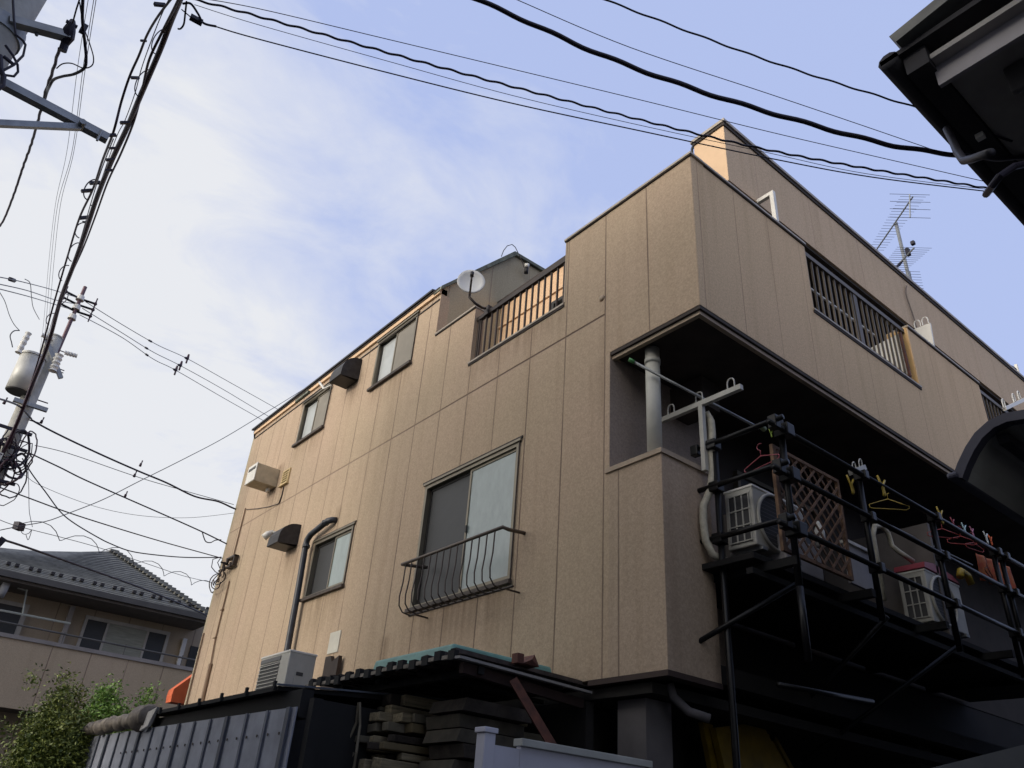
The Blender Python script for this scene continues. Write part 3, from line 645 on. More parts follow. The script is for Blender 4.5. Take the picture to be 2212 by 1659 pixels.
# ---- laundry brackets above the alley parapet
def hookrow(mb, pts, up=0.10, w=0.05, rr=0.008):
    for p, ax in pts:
        p = Vector(p); a = Vector(ax)
        arc = [p - a * w]
        for i in range(7):
            t = math.pi * i / 6
            arc.append(p - a * (w * math.cos(t)) + Vector((0, 0, up * 0.6 + up * 0.4 * math.sin(t))))
        arc.append(p + a * w)
        mb.tube(arc, rr, 6)
Y_ = Vector((0, 1, 0))
a1 = thing('laundry_bracket', 'white right-angled laundry arm on the parapet near the top corner', 'laundry bracket', (6.75, 3.72, 7.9), 'white laundry arms above the top parapet')
MB().bar((6.47, 3.70, 7.75), (6.47, 3.70, 8.535), 0.05).build('post', M_white, a1)
MB().bar((6.47, 3.675, 8.56), (6.47, 4.10, 8.56), 0.05).build('arm', M_white, a1)
hk = MB(); hookrow(hk, [((6.47, 3.99, 8.58), Y_)], 0.09, 0.035); hk.build('hook', M_white, a1)
a2 = thing('laundry_bracket', 'white triangular laundry bracket with three loops behind the middle of the parapet', 'laundry bracket', (9.6, 3.72, 7.9), 'white laundry arms above the top parapet')
tp = [at(2018, 750, 'x', 9.95), at(2009, 697, 'x', 9.95), at(1974, 711, 'x', 9.95)]
MB().prism(tp, (0.03, 0, 0)).build('plate', M_white, a2)
hk = MB(); d_ = (tp[2] - tp[1]).normalized()
for k in (0.06, 0.17):
    c = tp[1] + d_ * k; arc = [c + d_ * 0.04 * math.cos(t) * -1 + Vector((0, 0, 0.07 + 0.05 * math.sin(t))) for t in [math.pi * i / 6 for i in range(7)]]
    hk.tube([c - d_ * 0.04] + arc + [c + d_ * 0.04], 0.009, 6)
hk.build('hook', M_white, a2)
a3 = thing('laundry_bracket', 'white laundry arm with three loops beside the arched awning edge', 'laundry bracket', (11.9, 3.5, 7.9), 'white laundry arms above the top parapet')
p0, p1 = at(2170, 883, 'y', 3.5), at(2215, 862, 'y', 3.5)
MB().bar(p0, p1, 0.05).build('arm', M_white, a3)
hk = MB(); dd = (p1 - p0).normalized()
for px_, py_ in ((2170, 880), (2192, 868), (2203, 862)):
    c = at(px_, py_, 'y', 3.5); hk.tube([c - dd * 0.05] + [c - dd * 0.05 * math.cos(t) + Vector((0, 0, 0.09 + 0.05 * math.sin(t))) for t in [math.pi * i / 6 for i in range(7)]] + [c + dd * 0.05], 0.010, 6)
hk.build('hook', M_white, a3)
# white pole and white board seen through the alley railing
pl = MB(); pl.tube([(6.83, 3.98, 7.86), (9.10, 3.98, 7.90)], 0.016, 8)
tag(pl.build('laundry_pole', M_white), 'thin white laundry pole behind the long railing of the top storey', 'pole')
wb = thing('white_board', 'white triangular board behind the right end of the top alley railing', 'board', (8.8, 3.8, 6.9))
MB().prism([at(1880, 752, 'x', 9.0), at(1944, 719, 'x', 9.0), at(1966, 813, 'x', 9.0)], (0.03, 0, 0)).build('board', M_white, wb)
MB().bar(at(1944, 719, 'x', 8.985), at(1966, 813, 'x', 8.985), 0.03).build('edge', M_rust, wb)
# ================================================================== scaffold balcony
S = thing('scaffold_balcony', 'black steel pipe balcony frame clamped under the projecting top storey', 'balcony', (5.29, 3.23, 0))
YS, XS = 3.27, 5.27
zr = (4.82, 4.41, 3.94)
def pipe(a, b, r=0.0245, name='rail', m=None): return MB().tube([a, b], r, 10).build(name, m or M_black, S, smooth=True)
for z in zr:
    pipe((XS - 0.10, YS, z), (11.6, YS, z))
    pipe((XS, YS - 0.08, z + 0.05), (XS, 4.12, z + 0.05))
for x in (5.43, 6.64, 8.02, 9.40, 9.60, 11.0):
    pipe((x, YS + 0.05, 3.5), (x, YS + 0.05, 4.98 if x < 6 else 4.86), 0.028, 'post')
pipe((XS + 0.045, 3.93, 0.0), (XS + 0.045, 3.93, 4.80), 0.028, 'post')
pipe((5.43, YS + 0.05, 2.95), (5.43, YS + 0.05, 3.5), 0.028, 'post')
def clamp(*b): MB().box(*b).build('clamp', M_black, S, bevel=0.008)
for z in zr:
    clamp(5.37, 5.48, YS - 0.05, YS + 0.09, z - 0.05, z + 0.06); clamp(XS - 0.035, XS + 0.045, YS - 0.03, YS + 0.05, z - 0.03, z + 0.09)
    for x in (6.64, 8.02, 9.40, 9.60): clamp(x - 0.035, x + 0.035, YS - 0.04, YS + 0.085, z - 0.04, z + 0.045)
    clamp(XS - 0.02, XS + 0.08, 3.88, 3.98, z, z + 0.09)
clamp(XS - 0.04, XS + 0.03, 4.06, 4.14, 4.80, 4.90)
MB().box(5.25, 11.8, 3.58, 4.90, 3.74, 3.79).build('deck', mat('deck_board', (0.010, 0.009, 0.009), 0.95), S)
for x in (5.4, 6.5, 7.8, 9.2, 10.6): MB().box(x, x + 0.06, 3.30, 4.9, 3.67, 3.739).build('deck_joist', mat('joist_black', (0.008, 0.008, 0.008), 0.9), S)
MB().box(5.25, 11.8, 3.60, 3.66, 3.62, 3.669).build('deck_edge', MATS['joist_black'], S)
for a, b in (((5.6, 3.4, 3.6), (5.0, 4.4, 2.95)), ((6.9, 3.4, 3.6), (6.9, 4.8, 2.6)), ((8.2, 3.4, 3.6), (7.2, 4.6, 2.5))):
    pipe(a, b, 0.022, 'brace')
pipe((5.3, 3.5, 2.78), (6.6, 3.5, 2.86), 0.02, 'brace')
# T-shaped laundry bracket of the open storey
T = thing('laundry_stand', 'pale T-shaped laundry stand with three loops at the balcony box corner', 'laundry bracket', (5.26, 4.0, 4.6))
p0, p1, pc = at(1428, 903, 'y', 4.55), at(1578, 843, 'y', 3.62), Vector((5.255, 4.0, 5.30))
tb = [Vector((5.255, 4.52, pc.z + 0.0)), Vector((5.255, 3.55, pc.z + 0.0))]
MB().bar((5.255, 4.0, 4.62), (5.255, 4.0, 5.275), 0.045).build('post', M_acw, T)
MB().bar(tb[0], tb[1], 0.045, 0.05).build('arm', M_acw, T)
hk = MB(); hookrow(hk, [((5.255, 4.36, 5.32), Y_), ((5.255, 4.02, 5.32), Y_), ((5.255, 3.66, 5.32), Y_)], 0.115, 0.038, 0.007); hk.build('hook', M_acw, T)
# wrapped refrigerant pipe
tp_ = MB(); tp_.tube([(5.31, 4.02, 5.20), (5.33, 3.99, 5.22), (5.345, 3.97, 5.14), (5.335, 3.96, 5.0), (5.31, 3.96, 4.85), (5.31, 3.96, 4.65), (5.29, 3.98, 4.45), (5.24, 4.03, 4.30), (5.235, 4.04, 4.15), (5.24, 4.03, 3.98), (5.28, 4.0, 3.86), (5.4, 3.95, 3.82)], 0.034, 10)
tag(tp_.build('wrapped_pipe', M_tape, smooth=True), 'wavy cream tape-wrapped pipe hanging beside the balcony box', 'pipe')
# long laundry pole with green cap
lp = thing('laundry_pole', 'steel laundry pole with a green end cap under the dark ceiling', 'pole', (4.9, 4.2, 5.6))
pa, pb = at(1358, 776, 'y', 4.37), at(1640, 925, 'y', 3.72)
pa2 = Vector((pa.x, pa.y, pa.z))
MB().tube([pa2 + (pb - pa2).normalized() * 0.05, pb], 0.014, 8).build('pole', M_galv, lp, smooth=True)
MB().tube([pa2, pa2 + (pb - pa2).normalized() * 0.06], 0.020, 10).build('end_cap', mat('green_cap', (0.10, 0.30, 0.10), 0.5), lp, smooth=True)
MB().tube([pb - Vector((0.04, 0.03, -0.01)), pb + Vector((0.05, -0.02, 0.0))], 0.026, 10).build('clip', mat('olive_clip', (0.16, 0.20, 0.10), 0.5), lp)
# ---- air conditioners
def ac_unit(x0, y0, z0, w, d, h, label, front, group, fan_ax=None, pad=True):
    """front: 'y' = fan looks towards -Y with the slatted end facing -X, 'x' = fan towards -X"""
    A = thing('air_conditioner', label, 'air conditioner', (x0, y0, z0), group)
    if front == 'y': X1, Y1 = x0 + w, y0 + d
    else: X1, Y1 = x0 + d, y0 + w
    MB().box(x0, X1, y0, Y1, z0 + 0.03, z0 + h).build('casing', M_acw, A, bevel=0.012)
    MB().box(x0 - 0.006, X1 + 0.006, y0 - 0.006, Y1 + 0.006, z0 + h - 0.012, z0 + h + 0.012).build('lid', M_white, A, bevel=0.006)
    if front == 'y':
        c = Vector((x0 + w * 0.385, y0 - 0.001, z0 + h * 0.52)); R = h * 0.45
        m = MB()
        pts = [c + Vector((R * math.cos(t), -0.012, R * math.sin(t))) for t in [2 * math.pi * i / 32 for i in range(33)]]
        m.tube(pts, 0.016, 6, cap=False); m.build('fan_ring', M_acw, A, smooth=True)
        MB().disc(c, (0, -1, 0), R * 0.97, 0.006, 32).build('fan_grille', M_grille, A)
        m = MB()
        for i in range(14):
            zz = c.z - R + 0.02 + i * (2 * R - 0.04) / 13; hw = math.sqrt(max(0, R * R - (zz - c.z) ** 2))
            m.tube([(c.x - hw, y0 - 0.014, zz), (c.x + hw, y0 - 0.014, zz)], 0.0022, 4)
        m.build('fan_wires', mat('guard_wire', (0.16, 0.16, 0.16), 0.5), A)
        MB().box(x0 - 0.0025, x0 - 0.0005, y0 + 0.04, Y1 - 0.04, z0 + 0.08, z0 + h - 0.06).build('coil', M_grille, A)
        m = MB()
        for i in range(4):
            yy = y0 + 0.04 + i * (d - 0.08) / 3; m.box(x0 - 0.010, x0 - 0.003, yy - 0.006, yy + 0.006, z0 + 0.07, z0 + h - 0.05)
        for i in range(4):
            zz = z0 + 0.08 + i * (h - 0.14) / 3; m.box(x0 - 0.012, x0 - 0.0032, y0 + 0.03, Y1 - 0.03, zz - 0.005, zz + 0.005)
        m.build('side_guard', M_acw, A)
    else:
        MB().box(x0 - 0.004, x0 - 0.0005, y0 + w * 0.30, Y1 - 0.03, z0 + 0.06, z0 + h - 0.09).build('fan_grille', M_grille, A)
        m = MB()
        for i in range(13):
            zz = z0 + 0.07 + i * (h - 0.18) / 12; m.box(x0 - 0.012, x0 - 0.0042, y0 + w * 0.28, Y1 - 0.02, zz - 0.004, zz + 0.004)
        m.build('louvres', M_acw, A)
        MB().box(x0 - 0.008, x0 - 0.0006, y0 + w * 0.28, Y1 - 0.02, z0 + h - 0.075, z0 + h - 0.03).build('top_slot', MATS.get('grey_slot') or mat('grey_slot', (0.14, 0.14, 0.14), 0.6), A)
        MB().box(x0 + d * 0.35, x0 + d * 0.6, y0 - 0.008, y0 - 0.0015, z0 + h * 0.62, z0 + h * 0.68).build('handle_slot', M_grille, A)
        MB().box(x0 + d * 0.30, x0 + d * 0.85, y0 - 0.0055, y0 - 0.0012, z0 + 0.08, z0 + h * 0.72).build('service_cover', M_acw, A)
    if front == 'y':
        MB().box(x0 + 0.05, x0 + 0.12, y0 - 0.02, Y1 + 0.02, z0, z0 + 0.03).build('foot', M_galv, A); MB().box(X1 - 0.12, X1 - 0.05, y0 - 0.02, Y1 + 0.02, z0, z0 + 0.03).build('foot', M_galv, A)
    else:
        MB().box(x0 - 0.02, X1 + 0.02, y0 + 0.05, y0 + 0.12, z0, z0 + 0.03).build('foot', M_galv, A); MB().box(x0 - 0.02, X1 + 0.02, Y1 - 0.12, Y1 - 0.05, z0, z0 + 0.03).build('foot', M_galv, A)
    return A
ac_unit(5.46, 3.68, 3.90, 0.76, 0.29, 0.56, 'white air conditioner at the left end of the black pipe balcony', 'y', 'air conditioners on the black balcony')
ac_unit(8.30, 3.62, 3.86, 0.76, 0.29, 0.56, 'white air conditioner with a red cover towards the right of the black balcony', 'y', 'air conditioners on the black balcony')
ac_unit(3.72, 8.52, 2.70, 0.76, 0.32, 0.64, 'white air conditioner standing on the black shed roof below the bent pipe', 'x', None)
tag(MB().prism([(8.28, 3.60, 4.44), (8.30, 3.60, 4.50), (8.5, 3.60, 4.53), (8.9, 3.60, 4.50), (9.06, 3.60, 4.44)], (0, 0.33, 0)).build('red_cover', M_pink), 'red plastic sheet lying on the right-hand balcony air conditioner', 'cover')
# pipe over the second unit
tag(MB().tube([(7.9, 3.9, 4.05), (7.9, 3.9, 4.75), (7.93, 3.88, 4.85), (8.05, 3.86, 4.88), (8.16, 3.86, 4.83), (8.2, 3.86, 4.7), (8.22, 3.8, 4.62), (8.4, 3.76, 4.56)], 0.028, 10).build('curved_pipe', M_tape, smooth=True), 'pale pipe bent over the right-hand balcony air conditioner', 'pipe')
# crossing slats of the wooden lattice
LT = thing('wooden_lattice', 'brown wooden diamond lattice panel behind the black pipe rails', 'lattice', (5.45, 3.42, 3.8))
x0, x1, z0, z1, y = 5.40, 6.42, 3.80, 4.74, 3.40
m = MB(); m.box(x0, x0 + 0.05, y, y + 0.03, z0, z1); m.box(x1 - 0.03, x1, y, y + 0.03, z0, z1); m.box(x0 + 0.05, x1 - 0.03, y, y + 0.03, z1 - 0.03, z1); m.box(x0 + 0.05, x1 - 0.03, y, y + 0.03, z0, z0 + 0.03)
m.build('frame', M_lat, LT)
def lat(sgn, yy):
    m = MB(); s = 0.135; k = -12
    while k < 14:
        # line z = z0 + sgn*(x-x0) + k*s, clipped to the panel
        pts = []
        for xx in [x0 + 0.05 + i * (x1 - 0.08 - x0) / 60 for i in range(61)]:
            zz = (z0 + (xx - x0) + k * s) if sgn > 0 else (z1 - (xx - x0) - k * s)
            if z0 + 0.03 <= zz <= z1 - 0.03: pts.append((xx, yy, zz))
        if len(pts) > 2: m.bar(pts[0], pts[-1], 0.022, 0.008, up=(0, 1, 0)) if False else m.bar(pts[0], pts[-1], 0.008, 0.022)
        k += 1
    return m
lat(1, y + 0.007).build('slats', M_lat, LT); lat(-1, y + 0.021).build('slats', M_lat, LT)
# things standing behind the lattice
for (xx, zz, rr, mm, lb, nm) in ((6.35, 4.28, 0.045, M_white, 'white bottle on the shelf behind the lattice', 'bottle'),):
    tag(MB().tube([(xx, 3.62, zz - 0.14), (xx, 3.62, zz), (xx, 3.62, zz + 0.06), (xx, 3.62, zz + 0.09)], [rr, rr, rr * 0.5, rr * 0.4], 12).build(nm, mm, smooth=True), lb, 'bottle')
wbx = MB()
random.seed(3)
tag(MB().box(5.75, 6.30, 3.60, 3.85, 3.79, 4.10).build('storage_box', mat('grey_box', (0.36, 0.34, 0.34), 0.6), bevel=0.02), 'pale plastic storage box behind the lower half of the lattice', 'box')
ps = thing('pale_board', 'pale board with a top rail standing between lattice and balcony post', 'board', (6.6, 3.45, 3.75))
MB().box(6.45, 6.86, 3.44, 3.47, 3.80, 4.16).build('panel', MATS['grey_box'], ps); MB().box(6.44, 6.87, 3.42, 3.49, 4.161, 4.19).build('top_rail', M_white, ps)
# hangers and pegs
def hanger(c, ax, size, m_, label, tilt=0.0):
    c = Vector(c); a = Vector(ax).normalized()
    h = MB()
    dz = Vector((0, 0, 1))
    l, r = c - a * size + dz * (-size * 0.45 + tilt * size), c + a * size + dz * (-size * 0.45 - tilt * size)
    h.tube([c, l + dz * 0.02, l - a * 0.0 - dz * 0.01, l + a * 0.03 - dz * 0.02, r - a * 0.03 - dz * 0.02, r + dz * 0.0, r + dz * 0.02, c], 0.005, 6)
    hookp = [c + dz * 0.0, c + dz * 0.05] + [c + dz * 0.085 + a * (0.03 * math.sin(t)) - dz * (0.03 * math.cos(t)) for t in [0.3 + i * 0.7 for i in range(6)]]
    h.tube(hookp, 0.004, 5)
    return tag(h.build('clothes_hanger', m_, smooth=True), label, 'clothes hanger', 'plastic clothes hangers on the black balcony')
hanger((5.29, 3.45, 4.60), (0, 1, 0), 0.17, M_pink, 'thin red hanger left of the corner post of the black balcony', 0.1)
hanger(at(1918, 1078, 'y', 3.40), (0.75, -0.65, 0), 0.19, M_yel, 'yellow hanger hanging below the top black rail')
hanger(at(2035, 1142, 'y', 3.40), (0.8, -0.6, 0), 0.17, M_red, 'red hanger just right of the second yellow peg')
hanger(at(2075, 1158, 'y', 3.42), (0.8, -0.6, 0), 0.16, M_red, 'orange-red hanger under the blue and pink pegs')
hanger(at(2103, 1172, 'y', 3.42), (1, -0.2, 0), 0.15, M_red, 'rightmost red hanger under the top black rail')
hanger(at(2133, 1225, 'y', 3.45), (1, 0.2, 0), 0.18, M_rust, 'brown hanger above the right-hand balcony air conditioner')
def peg(c, m_, label, s=0.09, big=False):
    c = Vector(c); p = MB()
    p.tube([c + Vector((-s * 0.6, 0, s * 0.8)), c + Vector((-s * 0.1, 0, 0)), c + Vector((s * 0.05, 0, -s * 0.8)), c + Vector((s * 0.0, 0, -s * 1.1))], s * 0.11, 6)
    p.tube([c + Vector((s * 0.7, 0, s * 0.7)), c + Vector((s * 0.15, 0, 0)), c + Vector((s * 0.35, 0, -s * 0.8)), c + Vector((s * 0.1, 0, -s * 1.1))], s * 0.11, 6)
    return tag(p.build('clothes_peg', m_, smooth=True), label, 'clothes peg', 'clothes pegs on the black rails')
peg(at(1905, 1048, 'y', 3.26), M_yel, 'large yellow peg with open jaws on the top black rail', 0.10)
peg(at(1838, 1045, 'y', 3.36), M_yel, 'yellow peg beside the right edge of the lattice', 0.09)
peg(at(2031, 1112, 'y', 3.26), M_yel, 'yellow peg on the top rail above the red hangers', 0.09)
peg(at(2058, 1128, 'y', 3.28), M_pink, 'small pink peg right of the yellow peg on the rail', 0.06)
peg(at(2083, 1142, 'y', 3.28), mat('pale_blue_plastic', (0.35, 0.50, 0.55), 0.5), 'pale blue peg between pink ones on the top rail', 0.07)
peg(at(2100, 1148, 'y', 3.28), mat('mauve_plastic', (0.40, 0.16, 0.25), 0.5), 'mauve peg right of the pale blue peg', 0.06)
peg(at(2130, 1160, 'y', 3.28), mat('white_blue_plastic', (0.6, 0.65, 0.66), 0.5), 'white ring peg at the right end of the peg row', 0.07)
peg(at(2140, 1166, 'y', 3.30), M_oran, 'orange peg rightmost on the top black rail', 0.06)
peg(at(1665, 935, 'y', 3.3), mat('lime_plastic', (0.40, 0.55, 0.08), 0.5), 'lime green peg at the top corner of the black balcony', 0.035)
wbk = thing('laundry_bracket', 'white bracket with two loops above the top black rail', 'laundry bracket', tuple(at(1850, 1015, 'y', 3.6)))
q0, q1 = at(1838, 1021, 'y', 3.55), at(1866, 1010, 'y', 3.55)
MB().bar(q0, q1, 0.05, 0.05).build('arm', M_acw, wbk)
hk = MB(); dd = (q1 - q0).normalized()
for px_, py_ in ((1846, 1016), (1860, 1009)):
    c = at(px_, py_, 'y', 3.55); hk.tube([c - dd * 0.035] + [c - dd * 0.035 * math.cos(t) + Vector((0, 0, 0.05 + 0.04 * math.sin(t))) for t in [math.pi * i / 6 for i in range(7)]] + [c + dd * 0.035], 0.007, 6)
hk.build('hook', M_acw, wbk)
# red patterned fabric at far right
def cloth(name, m_, a, b, drop, label, cat, waves=6, amp=0.03, y_off=0.0):
    a, b = Vector(a), Vector(b); mb = MB(); NU, NV = 30, 10
    for j in range(NV + 1):
        for i in range(NU + 1):
            u, v = i / NU, j / NV
            p = a.lerp(b, u) - Vector((0, 0, drop * v))
            p.y += amp * math.sin(u * waves * 6.28) * (0.3 + v); mb.v.append(p)
    for j in range(NV):
        for i in range(NU): mb.f.append((j * (NU + 1) + i, j * (NU + 1) + i + 1, (j + 1) * (NU + 1) + i + 1, (j + 1) * (NU + 1) + i))
    o = mb.build(name, m_, smooth=True); md = o.modifiers.new('thickness', 'SOLIDIFY'); md.thickness = 0.006
    return tag(o, label, cat)
M_redcl = mat('red_patterned_cloth', (0.26, 0.03, 0.02), 0.9, var=0.1, vs_=14, col2=(0.30, 0.13, 0.05))
cloth('hanging_cloth', M_redcl, (8.75, 3.95, 4.72), (9.35, 3.95, 4.80), 0.42, 'dark red patterned cloth hanging behind the right-hand air conditioner', 'cloth')
cloth('hanging_cloth', M_redcl, (9.40, 3.50, 4.86), (10.3, 3.50, 4.92), 0.30, 'bright red patterned cloth at the right edge of the picture behind the rails', 'cloth', 4)
tag(MB().tube([(9.0, 3.56, 4.50), (9.05, 3.56, 4.58), (9.2, 3.56, 4.56), (9.25, 3.56, 4.48)], 0.04, 8).build('yellow_bag', M_yel, smooth=True), 'small yellow bag on the right-hand air conditioner beside the red cloth', 'bag')
tag(MB().tube([(7.3, 3.75, 4.83), (9.9, 3.75, 4.90)], 0.008, 6).build('clothes_line', M_galv), 'thin pale clothes line behind the rails at the right', 'clothes line')
# ================================================================== lean-to roof, timber, fences in front of the street wall
LN = thing('lean_to_roof', 'low corrugated lean-to roof against the tan wall over stacked timber', 'roof', (3.2, 4.53, 2.6))
pts_f = (3.2, 4.53, 2.745); pts_r = (4.76, 4.93, 2.77)
n = 22; m = MB(); L0, L1 = 4.55, 6.80
prof = []
t = L0
while t < L1 - 0.01:
    w = 0.16
    prof += [(t, 0.0), (t + 0.07, 0.0), (t + 0.08, 0.045), (t + 0.15, 0.045)]
    t += w * 1.0
NP = len(prof)
for (yy, dz) in prof:
    sag = 0.012 * math.sin(yy * 3.1) + 0.008 * math.sin(yy * 7)
    for (xx, zz, dy) in ((3.2, 2.725, 0.0), (4.77, 2.80, 0.38)):
        m.v.append(Vector((xx + (0.015 * math.sin(yy * 11) if xx < 4 else 0), yy + dy, zz + dz + sag)))
for i in range(NP - 1): m.f.append((2 * i, 2 * i + 1, 2 * i + 3, 2 * i + 2))
o = m.build('corrugated_sheet', M_corr, LN); md = o.modifiers.new('thickness', 'SOLIDIFY'); md.thickness = 0.004
m = MB(); m.bar((3.16, 4.53, 2.705), (4.78, 4.93, 2.765), 0.05, 0.018); m.build('edge_trim', mat('grey_edge_trim', (0.30, 0.29, 0.27), 0.6), LN)
m = MB(); m.bar((3.25, 4.60, 2.66), (4.76, 5.0, 2.68), 0.04, 0.07); m.build('beam', mat('dark_rust', (0.035, 0.02, 0.017), 0.85), LN); MB().bar((3.42, 4.6, 2.67), (3.42, 6.75, 2.68), 0.05, 0.05).build('beam', M_shed, LN)
for yy in (5.2, 5.8, 6.4): MB().bar((3.30, yy, 2.695), (4.76, yy + 0.3, 2.73), 0.05, 0.03).build('rafter', M_shed, LN)
for i in range(14):
    yy = 4.60 + i * 0.16 + random.uniform(-0.015, 0.015); k = 0.012 * math.sin(i * 1.7)
    MB().box(3.172, 3.21, yy, yy + 0.075, 2.70 + k, 2.765 + k).build('edge_hollow_shade', M_shed, LN)  # black blocks stand in for shade in the corrugation hollows
    MB().box(3.178, 3.20, yy + 0.078, yy + 0.155, 2.712 + k * 0.5, 2.738 + k * 0.5).build('edge_strip', mat('pale_edge_strip', (0.26, 0.23, 0.19), 0.8, var=0.3, vs_=12), LN)
MB().bar((3.72, 4.62, 2.66), (4.02, 4.40, 2.15), 0.05, 0.06).build('brace', M_rust, LN)
ck = MB(); ck.prism([(3.84, 4.66, 2.80), (3.92, 4.66, 2.84), (3.98, 4.70, 2.89), (4.03, 4.70, 2.81)], (0.0, 0.12, 0.0)); ck.box(3.80, 3.86, 4.68, 4.75, 2.80, 2.87)
tag(ck.build('clamp_block', M_rust), 'small dark rusty clamp at the front edge of the lean-to roof beside the teal tray', 'clamp')
tt = MB()
# tray upside down: tapered box
def taper(mb, x0, x1, y0, y1, z0, z1, t):
    mb.add([(x0, y0, z0), (x1, y0, z0), (x1, y1, z0), (x0, y1, z0), (x0 + t, y0 + t, z1), (x1 - t, y0 + t, z1), (x1 - t, y1 - t, z1), (x0 + t, y1 - t, z1)],
           [(0, 3, 2, 1), (4, 5, 6, 7), (0, 1, 5, 4), (1, 2, 6, 5), (2, 3, 7, 6), (3, 0, 4, 7)])
taper(tt, 3.58, 4.66, 5.22, 6.45, 2.82, 2.975, 0.025)
tag(tt.build('teal_tray', M_teal, bevel=0.02), 'long pale teal plastic tub upside down on the lean-to roof', 'tub')
# timber stacked under it: boards lie along X so that their sawn ends face the street
random.seed(11)
grp = 'sawn timbers stacked under the lean-to roof'
desc = ['square pale timber', 'grey timber', 'thin brown board', 'thick yellowish beam', 'weathered plank', 'short dark timber']
cells = []
for (ya, yb_, za, zb_) in ((5.36, 6.78, 1.75, 2.30), (5.36, 6.30, 2.31, 2.44), (5.60, 5.86, 2.45, 2.60)):
    z = za
    while z < zb_ - 0.03:
        h = random.choice((0.055, 0.07, 0.09, 0.105)); y = ya
        while y < yb_ - 0.05:
            w = random.choice((0.05, 0.07, 0.09, 0.105, 0.14))
            if y + w > yb_ + 0.03: break
            cells.append((y, min(y + w - 0.008, yb_), z, z + h - 0.008)); y += w
        z += h
pos = ['far left', 'left', 'middle', 'right']
ids = {}
for i, (a, b, c, d) in enumerate(cells):
    x_ = 3.32 + random.uniform(-0.20, 0.16)
    mm = random.choice((M_wood, M_wood, M_woodd, mat('yellow_pine', (0.15, 0.12, 0.065), 0.8, var=0.2), mat('grey_timber', (0.14, 0.125, 0.09), 0.85, var=0.25)))
    o = MB().box(x_, 4.72, a, b, c, d).build('timber', mm, bevel=0.006, loc=(x_, a, c)); o.rotation_euler = (random.uniform(-0.09, 0.09), random.uniform(-0.02, 0.02), random.uniform(-0.05, 0.05))
    tag(o, 'rough sawn timber in the stack under the lean-to roof, cut end towards the street', 'timber', grp)
for i in range(7):
    z = 1.84 + i * 0.098; y0 = 4.78 + (i % 3) * 0.04
    o = MB().prism([(3.42 + 0.05 * (i % 2), y0, z), (3.45, y0, z + 0.085), (4.05, y0, z + 0.085 - 0.004), (4.05, y0, z - 0.004)], (0, 0.42, 0)).build('long_board', mat('dim_board', (0.075, 0.066, 0.05), 0.85, var=0.3, vs_=5) if i % 3 else M_woodd, loc=(3.42, y0, z))
    tag(o, 'long dim wide board lying lengthwise right of the sawn timber ends', 'timber', 'long boards right of the timber ends')
rp = MB(); rp.tube([(3.12, 5.72, 2.50), (3.14, 5.74, 2.36), (3.10, 5.80, 2.15), (3.11, 5.78, 2.0), (3.12, 5.64, 1.95), (3.10, 5.60, 2.15), (3.14, 5.68, 2.34), (3.12, 5.70, 2.50)], 0.010, 6)
tag(rp.build('rope_loop', mat('old_rope', (0.16, 0.14, 0.10), 0.9)), 'loop of pale rope hanging in front of the timber ends', 'rope')
tb_ = MB(); tb_.prism([(3.05, 6.70, 2.29), (3.02, 6.95, 2.22), (3.06, 7.05, 2.14), (3.1, 6.9, 2.12), (3.15, 6.7, 2.10)], (0.4, 0, 0))
tag(tb_.build('plastic_bag', mat('cream_sacking', (0.42, 0.38, 0.26), 0.8, bump=0.5, bs=12)), 'crumpled cream sack at the left end of the timber stack', 'sack')
# steel sheet fence on the left, with shed roof above
FN = thing('sheet_fence', 'grey-blue steel sheet fence with dark upright battens, lower left', 'fence', (2.5, 8.0, 0))
m = MB(); m.add([(2.5, 5.44, 0), (2.5, 5.44, 2.36), (2.5, 8.9, 2.40), (2.5, 11.0, 2.42), (2.5, 11.0, 0), (2.5, 8.9, 0)], [(0, 1, 2, 3, 4, 5)])
o = m.build('sheet', M_sheet, FN); md = o.modifiers.new('thickness', 'SOLIDIFY'); md.thickness = 0.01
yy = 5.50; i = 0
while yy < 11.0:
    MB().box(2.478 if i % 3 == 0 else 2.484, 2.494, yy, yy + (0.055 if i % 3 == 0 else 0.035), 0, 2.36 + (yy - 5.4) * 0.01).build('batten', M_batten if i % 3 == 0 else mat('sheet_batten_light', (0.13, 0.145, 0.18), 0.5, 0.3), FN)
    yy += 0.37; i += 1
yy = 5.62
while yy < 9.5:
    MB().disc((2.493, yy, 2.20), (-1, 0, 0), 0.010, 0.006, 8).build('screw', M_rail, FN)
    yy += 0.185
MB().add([(2.49, 10.98, 0), (2.49, 10.98, 2.44), (2.62, 11.28, 2.44), (2.62, 11.28, 0)], [(0, 1, 2, 3)]).build('corner_sheet', mat('yellowed_sheet', (0.42, 0.41, 0.34), 0.6, var=0.2), FN)
SH = thing('shed_roof', 'low black shed roof above the steel sheet fence carrying the air conditioner', 'roof', (3.4, 7.0, 2.5))
MB().prism([(2.46, 5.72, 2.485), (2.46, 5.72, 2.515), (4.6, 5.98, 2.72), (4.6, 5.98, 2.68)], (0, 2.96, 0.02)).build('roof_sheet', M_shed, SH)
m = MB(); m.bar((2.44, 5.70, 2.520), (4.5, 5.96, 2.72), 0.03, 0.012); m.build('edge_flashing', mat('bluish_flashing', (0.13, 0.15, 0.18), 0.5, 0.3), SH)
for k in range(6): MB().box(2.44, 2.459, 5.75 + k * 0.5, 5.78 + k * 0.5, 2.49, 2.55).build('edge_clip', M_shed, SH)
m = MB(); m.box(2.62, 4.6, 5.76, 8.7, 1.0, 2.48); m.build('shed_body', M_shed, SH)
MB().box(2.53, 2.62, 5.46, 8.66, 2.30, 2.484).build('eaves_gap_shade', M_shed, SH)  # black strip painting the shaded gap under the roof edge
